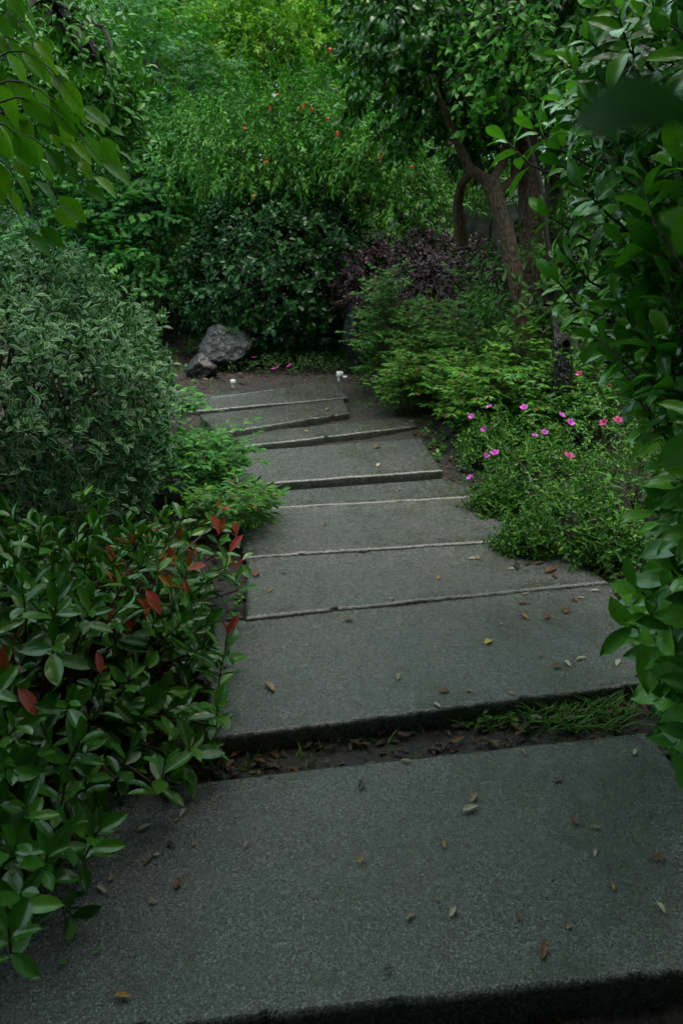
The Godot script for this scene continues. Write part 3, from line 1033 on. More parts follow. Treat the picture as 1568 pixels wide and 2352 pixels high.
func round_shrub(called: String, label: String, c: Vector3, r: Vector3, shoots: int, size: float, kind: String, mat: StandardMaterial3D, pal: Array, per: int, sd: float, flowers := []) -> void:
	var g := on_ground(c.x, c.z)
	var t := thing(called, label, "shrub", g)
	var items := []
	var ids := range(pal.size())
	var st := MB.new()
	for k in shoots:
		var d := mound_dir(-0.75)
		var rad := r * (1.0 + 0.16 * lump(d, sd, 1.4) + 0.10 * lump(d, sd + 5.0, 3.2)) * (rr(0.55, 0.9) if rng.randf() < 0.2 else rr(0.88, 1.04))
		var tip := c + d * rad
		if tip.y < hgt(tip.x, tip.z) + 0.04:
			continue
		whorl(items, tip, (d * 0.8 + Vector3.UP * 0.45 + rv() * 0.45).normalized(), per, size, 0.6, 1.4, size * 0.22, ids, 0.12)
		if k % 60 == 0:
			st.tube([tip - d * rad.length() * 0.5, tip - d * 0.1, tip], [0.006, 0.004, 0.002], 3)
	for k in 6:
		var a := TAU * k / 6.0
		var top := c + Vector3(cos(a) * r.x, r.y * 0.2, sin(a) * r.z) * 0.6
		st.tube(bend(on_ground(g.x + 0.06 * cos(a), g.z + 0.06 * sin(a)) - Vector3(0, 0.05, 0), top, 0.08), taper(0.022, 0.008, 7), 5)
	part("stems", st.mesh(), plain(lin(0.045, 0.032, 0.025), 0.7), t)
	emit(t, "leaf", leaf_kind(kind), mat, items, pal, 200)
	var fm := MB.new()
	for k in 5:
		var a := TAU * k / 5.0
		var q := Vector3(cos(a), 0, sin(a))
		fm.leaf(Transform3D(frame(q * 0.85 + Vector3.UP * 0.6, Vector3.UP - q), q * 0.003), 0.032, 0.024, {"rows": 5, "cols": 3, "a": 1.3, "b": 0.6, "fold": -0.15, "droop": 0.3})
	for q in flowers:
		var o := part("flower", fm.mesh(), plain(lin(0.42, 0.05, 0.28), 0.55), t)
		var p := P(q[0], q[1], q[2])
		p.y = maxf(p.y, hgt(p.x, p.z) + 0.04)
		o.transform = Transform3D(frame(Vector3(0.3, 0, 1), Vector3(0, 0.6, 1) + rv() * 0.3), p - t.global_position)

# ------------------------------------------------------------------ trees
func spray(kind: String, sd: int) -> ArrayMesh:
	# a twig with its leaves, about 0.3 m long, along +z
	var key := "spray %s %d" % [kind, sd]
	if LT.has(key):
		return LT[key]
	var mb := MB.new()
	if kind == "maple":
		for k in 9:
			var f := k / 8.0
			var s := 1.0 if k % 2 == 0 else -1.0
			var o := Vector3(0.03 * s, rr(-0.01, 0.01), 0.04 + 0.24 * f)
			var face := frame(Vector3(s * 0.8, -0.15, 0.6), Vector3.UP + rv() * 0.35)
			for j in 5:
				var a := deg_to_rad(-76 + 38 * j)
				var d := face * Vector3(sin(a), -0.1, cos(a))
				var L := 0.062 * (1.0 - 0.25 * absf(j - 2))
				mb.leaf(Transform3D(frame(d, face.y), o), L, L * 0.34, {"rows": 4, "cols": 3, "a": 0.85, "b": 1.0, "fold": 0.2, "droop": 0.2})
		mb.tube([Vector3.ZERO, Vector3(0, 0, 0.28)], [0.002, 0.001], 3, Color(0.5, 0.35, 0.3))
	else:
		var P2: Array = {"narrow": [0.058, 0.30, 16], "medium": [0.07, 0.42, 13], "big": [0.10, 0.40, 11], "tiny": [0.04, 0.5, 20]}[kind]
		for k in P2[2]:
			var f: float = float(k) / (P2[2] - 1)
			var a: float = k * 2.4
			var rad := Vector3(cos(a), sin(a), 0)
			var d := (rad * lerpf(1.0, 0.3, f) + Vector3(0, -0.15, 0.75)).normalized()
			var L: float = P2[0] * rr(0.75, 1.15)
			mb.leaf(Transform3D(frame(d, Vector3.UP * 0.9 + rv() * 0.5), Vector3(rr(-1, 1) * 0.02, rr(-1, 1) * 0.02, 0.28 * f)), L, L * P2[1], {"rows": 4, "cols": 3, "a": 0.95, "b": 0.85, "fold": 0.3, "droop": 0.2}, Color(1, 1, 1) * rr(0.8, 1.2))
		mb.tube([Vector3.ZERO, Vector3(0, 0, 0.3)], [0.0025, 0.001], 3, Color(0.5, 0.35, 0.3))
	LT[key] = mb.mesh()
	return LT[key]

func crown_items(blobs: Array, ids: Array, droop: float, clump := 0.0, scale := 1.0, flat := 0.0) -> Array:
	# blobs: [centre, radii, count]
	var out := []
	for b in blobs:
		var made := 0
		var guard := 0
		while made < b[2] and guard < b[2] * 6:
			guard += 1
			var d := rv()
			var rad: Vector3 = b[1] * (1.0 + 0.22 * lump(d, b[0].x * 7.0, 1.8))
			var p: Vector3 = b[0] + d * rad * (pow(rng.randf(), 0.4))
			if clump > -0.9 and nz.get_noise_3d(p.x * 16.0, p.y * (16.0 + 30.0 * flat), p.z * 16.0) < clump:
				continue
			if p.y < hgt(p.x, p.z) + 0.15:
				continue
			made += 1
			var dir := (d * 0.7 + rv() * 0.7 + Vector3.DOWN * droop).normalized()
			if flat > 0.0:
				dir.y *= 1.0 - flat
			var sz := scale * rr(0.75, 1.25)
			out.append([Transform3D(frame(dir, Vector3.UP + rv() * 0.3).scaled_local(Vector3.ONE * sz), p), ids[rng.randi() % ids.size()], rr(0.75, 1.25)])
	return out

func tree(called: String, label: String, base: Vector3, trunks: Array, bk: Material, items: Array, m: Mesh, mat: StandardMaterial3D, pal: Array, most := 0, blobs := []) -> Node3D:
	var t := thing(called, label, "tree", base)
	var first := true
	for tr in trunks:
		var mb := MB.new()
		mb.tube(tr[0], tr[1], 9 if tr[1][0] > 0.03 else 6)
		part("trunk" if first else ("trunk" if tr.size() > 2 else "limb"), mb.mesh(), bk, t)
		first = false
	var lb := MB.new()
	for b in blobs:
		var from: Vector3 = trunks[0][0][-1]
		for k in 7:
			var e: Vector3 = b[0] + rv() * b[1] * 0.75
			lb.tube(bend(from.lerp(b[0], 0.3), e, 0.12, 5), taper(0.02, 0.004, 6), 4)
	if blobs.size():
		part("branches", lb.mesh(), bk, t)
	if most > 0:
		emit(t, "leaf", m, mat, items, pal, most)
	else:
		mass(t, "crown", m, mat, items, pal)
	return t

func trees_far() -> void:
	var dark_bark := bark(lin(0.045, 0.036, 0.03))
	var warm_bark := bark(lin(0.26, 0.15, 0.075), 0.6, 0.9)
	var grey_bark := bark(lin(0.20, 0.18, 0.15), 0.6, 1.0)
	# pomegranate in the middle
	var g := G(985, 760, 0.35)
	var base := on_ground(0.85, -8.7)
	var blobs := [[P(560, 330, 8.6), Vector3(1.0, 0.62, 0.9), 520], [P(770, 320, 8.4), Vector3(0.95, 0.62, 0.9), 600], [P(700, 275, 9.0), Vector3(1.1, 0.45, 0.9), 420], [P(880, 370, 8.2), Vector3(0.7, 0.42, 0.8), 380], [P(620, 390, 8.6), Vector3(0.8, 0.26, 0.6), 220], [P(950, 470, 8.0), Vector3(0.45, 0.25, 0.4), 90], [P(1060, 380, 9.3), Vector3(0.7, 0.4, 0.6), 260], [P(1130, 320, 8.6), Vector3(0.6, 0.4, 0.6), 220], [P(560, 290, 9.2), Vector3(0.6, 0.35, 0.7), 180]]
	var items := crown_items(blobs, [0, 0, 1, 2], 0.25, -0.12)
	var tr := [
		[[base - Vector3(0, 0.1, 0), P(1000, 560, 8.75), P(1010, 470, 8.7), P(980, 380, 8.6)], [0.10, 0.085, 0.07, 0.04]],
		[[P(1005, 545, 8.7), P(940, 520, 8.5), P(895, 475, 8.4), P(800, 440, 8.4), P(720, 400, 8.5)], [0.07, 0.06, 0.05, 0.035, 0.02]],
		[[P(905, 480, 8.4), P(840, 460, 8.3), P(790, 470, 8.3)], [0.04, 0.03, 0.015]],
		[[P(1000, 470, 8.7), P(900, 380, 8.6), P(780, 330, 8.6), P(640, 330, 8.7)], [0.05, 0.04, 0.03, 0.015]],
		[[P(725, 405, 8.5), P(727, 470, 8.5), P(727, 500, 8.5)], [0.018, 0.022, 0.022]]]
	var t := tree("pomegranate_tree", "bright green fruit tree with small orange-red flowers over the round shrub", base, tr, dark_bark, items, spray("narrow", 1), lm("plain", 0.26, 0.5), [lin(0.075, 0.24, 0.034), lin(0.055, 0.19, 0.038), lin(0.12, 0.31, 0.036)], 300, blobs)
	var fm := MB.new()
	for k in 7:
		var a := TAU * k / 7.0
		var q := Vector3(cos(a), 0, sin(a))
		fm.leaf(Transform3D(frame(Vector3.UP + q * 0.35, -q), q * 0.012), 0.045, 0.022, {"rows": 4, "cols": 3})
	var fmesh := fm.mesh()
	for q in [[584, 447, 7.9], [880, 357, 7.4], [880, 357, 7.45], [1050, 300, 7.6], [775, 303, 7.5], [755, 270, 7.6], [700, 240, 7.9], [640, 215, 8.2], [690, 245, 8.0], [560, 290, 7.7], [945, 380, 7.4], [758, 110, 7.8], [1005, 100, 7.0], [610, 370, 7.6], [620, 245, 8.2], [720, 250, 7.9]]:
		var o := part("flower", fmesh, plain(lin(0.55, 0.06, 0.015), 0.45), t)
		o.transform = Transform3D(frame(rv(), Vector3(rr(-0.5, 0.5), -0.8, 0.6)).scaled(Vector3.ONE * rr(0.55, 0.85)), P(q[0], q[1], q[2]) - t.global_position)
	# glossy dark-leaved tree above, right of the middle; leaning brown trunks
	var b2 := P(1203, 705, 5.5)
	base = on_ground(b2.x, b2.z)
	var bz := 5.5
	blobs = [[P(920, 150, 5.6), Vector3(0.62, 0.58, 0.6), 200], [P(1000, 60, 5.6), Vector3(0.8, 0.5, 0.6), 220], [P(1010, 270, 5.6), Vector3(0.55, 0.42, 0.5), 150], [P(1130, 300, 5.8), Vector3(0.5, 0.5, 0.5), 110], [P(880, 60, 5.9), Vector3(0.45, 0.4, 0.5), 90], [P(940, -80, 5.6), Vector3(1.2, 0.5, 0.8), 220]]
	items = []
	for b in blobs:
		for k in b[2]:
			var d := rv()
			var p: Vector3 = b[0] + d * b[1] * pow(rng.randf(), 0.4)
			if nz.get_noise_3d(p.x * 22.0, p.y * 22.0, p.z * 22.0) < -0.2:
				continue
			whorl(items, p, (d + Vector3.DOWN * 0.3 + rv() * 0.3).normalized(), 9, 0.085, 0.5, 1.2, 0.03, [0, 0, 1, 2], 0.75)
	var h1 := P(1130, 425, bz)
	tr = [
		[[base - Vector3(0, 0.15, 0), P(1195, 690, bz), P(1160, 520, bz), P(1125, 415, bz)], [0.068, 0.06, 0.055, 0.06]],
		[[P(1125, 420, bz), P(1075, 385, bz), P(1040, 300, bz - 0.1), P(985, 170, bz - 0.3)], [0.045, 0.035, 0.028, 0.012]],
		[[P(1128, 418, bz), P(1155, 370, bz + 0.1), P(1165, 300, bz + 0.1), P(1150, 150, bz)], [0.035, 0.03, 0.025, 0.012]],
		[[P(1140, 440, bz), P(1180, 410, bz + 0.2), P(1185, 330, bz + 0.3), P(1230, 200, bz + 0.3)], [0.03, 0.03, 0.025, 0.014]],
		[[P(1090, 390, bz), P(1060, 420, bz + 0.2), P(1050, 470, bz + 0.3), P(1062, 560, bz + 0.5)], [0.03, 0.035, 0.04, 0.05]]]
	tree("glossy_leaf_tree", "tree with drooping dark glossy leaves and a leaning orange-brown trunk", base, tr, warm_bark, items, leaf_kind("ovate"), lm("plain", 0.22, 0.35), [lin(0.0314, 0.1, 0.0248), lin(0.0392, 0.125, 0.026), lin(0.056, 0.165, 0.0248)], 300, [])
	# the upright trunks behind the broad-leaved shrub
	var b3 := P(1222, 712, 5.8)
	base = on_ground(b3.x, b3.z)
	bz = 5.8
	blobs = [[P(1300, 20, bz - 0.5), Vector3(1.0, 0.7, 0.8), 260], [P(1480, 100, bz), Vector3(0.9, 0.9, 0.8), 260], [P(1180, 80, bz), Vector3(0.5, 0.5, 0.5), 110], [P(1350, -160, bz), Vector3(1.5, 0.7, 1.2), 300], [P(1480, 400, bz), Vector3(0.7, 0.7, 0.6), 160], [P(800, -190, 8.4), Vector3(1.4, 0.5, 1.1), 330]]  # last blob: unseen crown part, added to shade the far end
	items = crown_items(blobs, [0, 1, 2], 0.3, -0.1, 1.1)
	tr = [
		[[base - Vector3(0, 0.15, 0), P(1217, 560, bz), P(1215, 400, bz), P(1205, 220, bz), P(1195, 0, bz), P(1190, -150, bz)], [0.10, 0.09, 0.08, 0.07, 0.06, 0.03]],
		[[P(1268, 700, bz + 0.3), P(1272, 560, bz + 0.3), P(1270, 400, bz + 0.3), P(1280, 200, bz + 0.3), P(1290, 0, bz + 0.3), P(1300, -200, bz + 0.3)], [0.075, 0.07, 0.07, 0.07, 0.08, 0.06], true]]
	tree("brown_trunk_tree", "upright tree with two brown trunks behind the broad-leaved shrub", base, tr, bark(lin(0.24, 0.14, 0.07), 0.6, 0.9), items, spray("medium", 2), lm("plain", 0.28, 0.4), [lin(0.0336, 0.11, 0.0217), lin(0.0448, 0.14, 0.0248), lin(0.0672, 0.18, 0.0248)], 0, blobs.slice(0, -1))
	# pale slender-leaved young tree
	base = on_ground(1.55, -5.2)
	bz = 5.0
	blobs = [[P(1150, 90, 5.0), Vector3(0.42, 0.40, 0.4), 90], [P(1125, 200, 5.0), Vector3(0.38, 0.34, 0.35), 80], [P(1195, 150, 4.9), Vector3(0.3, 0.4, 0.3), 60], [P(1100, 40, 5.1), Vector3(0.3, 0.3, 0.3), 40]]
	items = []
	for b in blobs:
		for k in b[2]:
			var d := rv()
			whorl(items, b[0] + d * b[1] * pow(rng.randf(), 0.4), (d * 0.6 + Vector3(-0.2, 0.2, 0.2) + rv() * 0.5).normalized(), 6, 0.062, 0.7, 1.4, 0.035, [0, 1, 2], 0.35)
	tr = [[[base - Vector3(0, 0.1, 0), P(1240, 420, 5.1), P(1190, 250, 5.0), P(1150, 60, 5.0)], [0.02, 0.016, 0.012, 0.005]]]
	tree("young_tree", "slender young tree with fresh light green leaves before the brown trunks", base, tr, dark_bark, items, leaf_kind("ovate"), lm("plain", 0.3, 0.6), [lin(0.0672, 0.22, 0.0372), lin(0.0896, 0.26, 0.0372), lin(0.056, 0.18, 0.0341)], 300, blobs)
	# dark small-leaved evergreen behind the drooping twigs
	base = on_ground(-2.3, -3.6)
	blobs = [[P(215, 170, 3.7), Vector3(0.34, 0.32, 0.4), 130], [P(275, 260, 3.8), Vector3(0.22, 0.26, 0.3), 80], [P(90, 120, 3.8), Vector3(0.5, 0.42, 0.4), 170], [P(180, 310, 4.0), Vector3(0.4, 0.3, 0.4), 110], [P(60, 0, 3.9), Vector3(0.6, 0.3, 0.5), 140]]
	items = []
	for b in blobs:
		for k in b[2]:
			var d := rv()
			whorl(items, b[0] + d * b[1] * pow(rng.randf(), 0.4), (d * 0.7 + Vector3(0.2, 0.3, 0.1) + rv() * 0.4).normalized(), 7, 0.055, 0.6, 1.4, 0.014, [0, 1, 2], 0.2)
	tr = [[[base - Vector3(0, 0.1, 0), P(-120, 600, 3.9), P(0, 300, 3.9), P(70, 130, 3.9), P(110, -60, 3.9)], [0.05, 0.045, 0.035, 0.025, 0.012]], [[P(0, 300, 3.9), P(120, 290, 3.9), P(230, 220, 3.8), P(290, 180, 3.8)], [0.02, 0.015, 0.01, 0.005]]]
	tree("evergreen_tree", "small dark evergreen tree behind the drooping twigs", base, tr, dark_bark, items, leaf_kind("small"), lm("plain", 0.25, 0.4), [lin(0.05, 0.17, 0.03), lin(0.065, 0.21, 0.03), lin(0.09, 0.26, 0.035)], 300, blobs)
	# maples in layers on the left
	base = on_ground(-4.4, -10.0)
	blobs = [[P(470, 300, 9.8), Vector3(0.95, 0.20, 0.8), 300], [P(330, 180, 10.5), Vector3(1.3, 0.45, 1.0), 520], [P(240, 400, 9.5), Vector3(1.2, 0.26, 0.9), 360], [P(300, 480, 9.3), Vector3(0.9, 0.24, 0.8), 280], [P(230, 590, 9.2), Vector3(0.9, 0.22, 0.7), 300], [P(300, 650, 9.0), Vector3(0.42, 0.14, 0.4), 110], [P(420, 400, 9.9), Vector3(0.7, 0.2, 0.7), 200], [P(120, 520, 9.6), Vector3(1.0, 0.5, 0.8), 340], [P(290, 60, 11.0), Vector3(1.1, 0.5, 1.0), 400], [P(170, 280, 10.0), Vector3(1.0, 0.4, 0.8), 300], [P(100, 380, 9.8), Vector3(0.8, 0.4, 0.8), 220], [P(540, -170, 8.8), Vector3(1.5, 0.45, 1.1), 420]]  # last blob sits out of view overhead, added to darken the far end
	items = crown_items(blobs, [0, 1, 2, 3], 0.2, -0.2, 1.05, 0.6)
	tr = [[[base - Vector3(0, 0.15, 0), P(60, 640, 10.2), P(110, 520, 10.1), P(190, 432, 10.0), P(250, 375, 9.9), P(310, 345, 9.9), P(420, 310, 9.8)], [0.10, 0.085, 0.06, 0.04, 0.035, 0.028, 0.012]], [[P(110, 520, 10.1), P(120, 350, 10.2), P(200, 200, 10.4), P(330, 60, 10.8)], [0.06, 0.05, 0.035, 0.015]], [[P(60, 640, 10.2), P(180, 600, 9.6), P(290, 640, 9.2)], [0.04, 0.025, 0.01]]]
	tree("maple_tree", "maple with layered blue-green feathery leaves over the left side", base, tr, dark_bark, items, spray("maple", 1), lm("plain", 0.35, 0.6), [lin(0.05, 0.20, 0.065), lin(0.07, 0.24, 0.065), lin(0.09, 0.27, 0.06), lin(0.045, 0.17, 0.05)], 300, blobs.slice(0, -1))
	# yellow-green tree at the top
	base = on_ground(-1.0, -12.6)
	blobs = [[P(560, 120, 12), Vector3(0.85, 0.7, 0.8), 420], [P(690, 70, 12), Vector3(1.0, 0.75, 0.8), 520], [P(500, 20, 12.3), Vector3(0.9, 0.6, 0.8), 340], [P(770, 150, 12), Vector3(0.7, 0.5, 0.6), 260], [P(440, 170, 12), Vector3(0.6, 0.55, 0.5), 260], [P(820, 60, 12.2), Vector3(0.7, 0.6, 0.6), 240], [P(410, 300, 12.4), Vector3(0.5, 0.5, 0.5), 200], [P(640, -120, 12), Vector3(1.6, 0.7, 1.0), 300], [P(420, 430, 12), Vector3(0.45, 0.6, 0.5), 240], [P(620, 210, 12), Vector3(0.8, 0.35, 0.6), 220]]
	items = crown_items(blobs, [0, 1, 2, 3], 0.05, -0.12, 1.05)
	tr = [[[base - Vector3(0, 0.15, 0), P(650, 420, 12.4), P(660, 250, 12.3), P(700, 60, 12.2)], [0.09, 0.075, 0.055, 0.03]], [[P(655, 300, 12.3), P(590, 160, 12.2), P(560, 40, 12.2)], [0.04, 0.03, 0.015]], [[P(655, 300, 12.3), P(740, 160, 12.2), P(790, 20, 12.2)], [0.04, 0.03, 0.015]]]
	tree("yellow_green_tree", "airy yellow-green tree at the back of the garden", base, tr, dark_bark, items, spray("medium", 3), lm("plain", 0.4, 0.95), [lin(0.20, 0.38, 0.05), lin(0.15, 0.33, 0.05), lin(0.26, 0.43, 0.055), lin(0.11, 0.28, 0.05)], 0, blobs)
	# the wood behind: far trees one can tell apart by their crowns
	var far := [
		[-6.5, -15.0, 5.6, "mid green tree standing behind the maple", 1],
		[-10.0, -12.5, 5.2, "dark tree beyond the left end of the maple", 0],
		[2.2, -15.5, 5.8, "dense dark tree behind the glossy-leaved tree", 0],
		[5.2, -12.0, 5.4, "dark tree behind the brown trunks", 0],
		[-3.4, -19.0, 6.6, "pale green tree at the far back left of the yellow-green one", 1],
		[1.0, -20.5, 7.2, "tall green tree at the far back behind the yellow-green one", 1],
		[8.5, -16.0, 6.5, "tall dark tree at the far right behind the others", 0],
		[-7.5, -22.0, 7.2, "tall pale tree at the far left behind the others", 1],
		[0.0, -26.0, 9.5, "tall tree at the far end behind all others", 1],
		[-5.5, -27.0, 9.5, "tall broad tree far behind the maple", 1],
		[6.0, -24.0, 9.0, "tall tree far behind the brown trunks", 0],
		[-12.0, -19.0, 7.5, "wide tree far beyond the drooping twigs", 1]]
	for f in far:
		base = on_ground(f[0], f[1])
		var H: float = f[2]
		blobs = []
		for k in 9:
			var a := rr(0, TAU)
			var r := rr(0.3, 1.5)
			var y := H * (0.28 + 0.62 * k / 8.0)
			var w := 1.7 * (1.15 - 0.6 * absf(k / 8.0 - 0.35))
			blobs.append([base + Vector3(cos(a) * r, y, sin(a) * r), Vector3(w, 0.85, w), 280])
		items = crown_items(blobs, [0, 1, 2], 0.15, -0.3, 1.35 if H < 7.0 else 2.0)
		tr = [[[base - Vector3(0, 0.2, 0), base + Vector3(0.1, H * 0.3, 0), base + Vector3(-0.1, H * 0.6, 0.1), base + Vector3(0, H * 0.9, 0)], [0.16, 0.13, 0.09, 0.03]]]
		var pl := [lin(0.0336, 0.1, 0.0186), lin(0.0448, 0.13, 0.0186), lin(0.028, 0.085, 0.0186)] if f[4] == 0 else [lin(0.13, 0.30, 0.04), lin(0.16, 0.34, 0.045), lin(0.10, 0.26, 0.04)]
		tree("background_tree", f[3], base, tr, dark_bark, items, spray("medium", 2), lm("plain", 0.35, 0.5), pl, 0, blobs)
	# low hedge plants closing the view under the crowns
	var low := [[-3.0, -13.0, 1.0, "low bright shrub on the rise behind the small purple shrub"], [-0.6, -12.6, 1.3, "leafy shrub behind the round dark one"], [1.3, -12.3, 1.2, "bright shrub seen between the dark branches"], [3.2, -11.6, 1.2, "shrub behind the concrete wall"], [-5.6, -11.6, 1.4, "shrub under the left side of the maple"], [-4.2, -7.2, 1.1, "dark shrub behind the cream-edged one"], [2.9, -6.8, 1.2, "dark shrub behind the upright trunks"], [3.6, -4.6, 1.3, "dark shrub behind the broad-leaved one"], [2.05, -5.9, 0.9, "dark shrub behind the black stump"], [3.6, -8.4, 1.8, "tall dark shrub right of the concrete wall"]]
	for f in low:
		var c := on_ground(f[0], f[1]) + Vector3(0, f[2] * 0.7, 0)
		var br: bool = f[3].contains("bright")
		round_shrub("background_shrub", f[3], c, Vector3(1.15, f[2] * 0.75, 0.9), 900, 0.075, "small", lm("plain", 0.35, 0.5), [lin(0.101, 0.25, 0.0279), lin(0.0784, 0.21, 0.0279), lin(0.134, 0.28, 0.031)] if br else [lin(0.0448, 0.13, 0.0217), lin(0.0336, 0.1, 0.0186), lin(0.0616, 0.16, 0.0248)], 6, f[0] * 3.0)
	# unseen canopy, trees and shrubs, added to block light around the near end
	base = on_ground(-2.6, 1.8)
	blobs = []
	for k in 30:
		var a := k * 2.4
		var r := 0.82 * sqrt(float(k))
		blobs.append([Vector3(0.1 + r * cos(a), 4.6 + 0.5 * sin(a * 3.0), 1.4 + 0.85 * r * sin(a)), Vector3(1.1, 0.6, 1.1), 190])
	items = crown_items(blobs, [0, 1], 0.2, -0.4, 1.8)
	tr = [[[base - Vector3(0, 0.2, 0), base + Vector3(0.3, 1.8, 0), base + Vector3(1.0, 3.4, -0.4), Vector3(-0.4, 4.5, 0.2)], [0.15, 0.13, 0.1, 0.05]]]
	tree("added_canopy_tree", "unseen tree added to shade the near end of the path", base, tr, dark_bark, items, spray("big", 5), lm("plain", 0.35, 0.5), [lin(0.0392, 0.12, 0.0217), lin(0.056, 0.15, 0.0248)], 0, blobs)
	for f in [[-5.0, 1.2, "dense tree added to block light beside the drooping tree"], [5.0, 1.4, "dense tree added to block light beyond the added tall shrub"], [-3.0, 5.2, "dense tree added to block light behind the trunk of the added canopy tree"], [0.4, 5.8, "dense tree added to block light behind the near end"], [3.6, 5.0, "dense tree added to block light behind the leafy branch"], [-7.2, -6.2, "dense tree added to block light beyond the maple"], [6.6, -6.4, "dense tree added to block light beyond the brown trunks"]]:  # unseen ring of trees, added so light falls mainly from above
		base = on_ground(f[0], f[1])
		blobs = []
		for k in 9:
			var a := rr(0, TAU)
			var y := 5.6 * (0.12 + 0.8 * k / 8.0)
			blobs.append([base + Vector3(cos(a) * 0.5, y, sin(a) * 0.5), Vector3(1.7, 0.7, 1.7), 130])
		items = crown_items(blobs, [0, 1], 0.15, -0.95, 2.6)
		tr = [[[base - Vector3(0, 0.2, 0), base + Vector3(0.1, 1.8, 0), base + Vector3(-0.1, 3.6, 0.1), base + Vector3(0, 5.4, 0)], [0.16, 0.13, 0.09, 0.03]]]
		tree("added_side_tree", f[2], base, tr, dark_bark, items, spray("medium", 2), lm("plain", 0.35, 0.5), [lin(0.035, 0.11, 0.022), lin(0.045, 0.14, 0.025)], 0, blobs)
	for f in [[2.6, 0.0, "tall shrub added to block light right of the near end of the path"], [0.9, 3.2, "tall shrub added to block light behind the near end of the path"], [-1.2, 3.4, "wide shrub added to block light behind the near end of the path"]]:  # unseen shrubs, added to keep light off the near end
		round_shrub("added_tall_shrub", f[2], on_ground(f[0], f[1]) + Vector3(0, 1.4, 0), Vector3(1.2, 1.5, 1.2), 900, 0.10, "small", lm("plain", 0.35, 0.5), [lin(0.0448, 0.13, 0.0217), lin(0.0336, 0.1, 0.0186)], 6, f[0] * 3.0)

# ------------------------------------------------------------------ rocks, wall, litter, fallen leaves
func rock(label: String, c: Vector3, r: Vector3, sd: float, mat: Material, turn := 0.0) -> void:
	var t := thing("rock", label, "rock", on_ground(c.x, c.z), "rocks at the far end of the path")
	var mb := MB.new()
	var pts := []
	var rows := 22
	var cols := 33
	for i in rows:
		for k in cols:
			var th := PI * i / (rows - 1)
			var ph := -TAU * (k % (cols - 1)) / (cols - 1)
			var d := Vector3(sin(th) * cos(ph), cos(th), sin(th) * sin(ph))
			# facets: the nearest of a few cutting planes
			var rad := 1.35
			for f in 16:
				var fn := Vector3(sin(f * 12.9 + sd), sin(f * 7.3 + sd * 2.1) * 0.8, sin(f * 4.7 + sd * 1.3)).normalized()
				var q := d.dot(fn)
				if q > 0.05:
					rad = minf(rad, (0.72 + 0.2 * sin(f * 3.3 + sd)) / q)
			rad += 0.06 * nz.get_noise_3d(d.x * 30 + sd, d.y * 30, d.z * 30) + 0.02 * nz.get_noise_3d(d.x * 120, d.y * 120 + sd, d.z * 120)
			pts.append(c + Basis(Vector3.UP, turn) * (d * rad * r))
	mb.grid(pts, rows, cols)
	part("stone", mb.mesh(), mat, t)

func box(mb: MB, c: Vector3, s: Vector3, bev := 0.01) -> void:
	# a box with rounded-looking chamfers: rings from bottom to top
	var lv := [[-1.0, -bev], [-1.0, 0.0], [1.0, 0.0], [1.0, -bev]]
	var pts := []
	var h := s * 0.5
	var ys := [-h.y, -h.y + bev, h.y - bev, h.y]
	var ins := [bev, 0.0, 0.0, bev]
	var loop := func(y: float, i: float) -> Array:
		var x := h.x - i
		var z := h.z - i
		return [Vector3(-x, y, z), Vector3(x, y, z), Vector3(x, y, -z), Vector3(-x, y, -z)]
	for k in 3:
		var a: Array = loop.call(ys[k], ins[k])
		var b: Array = loop.call(ys[k + 1], ins[k + 1])
		for j in 4:
			mb.grid([c + b[j], c + b[(j + 1) % 4], c + a[j], c + a[(j + 1) % 4]], 2, 2)
	var tp: Array = loop.call(h.y, bev)
	mb.grid([c + tp[3], c + tp[2], c + tp[0], c + tp[1]], 2, 2)
	var bt: Array = loop.call(-h.y, bev)
	mb.grid([c + bt[0], c + bt[1], c + bt[3], c + bt[2]], 2, 2)

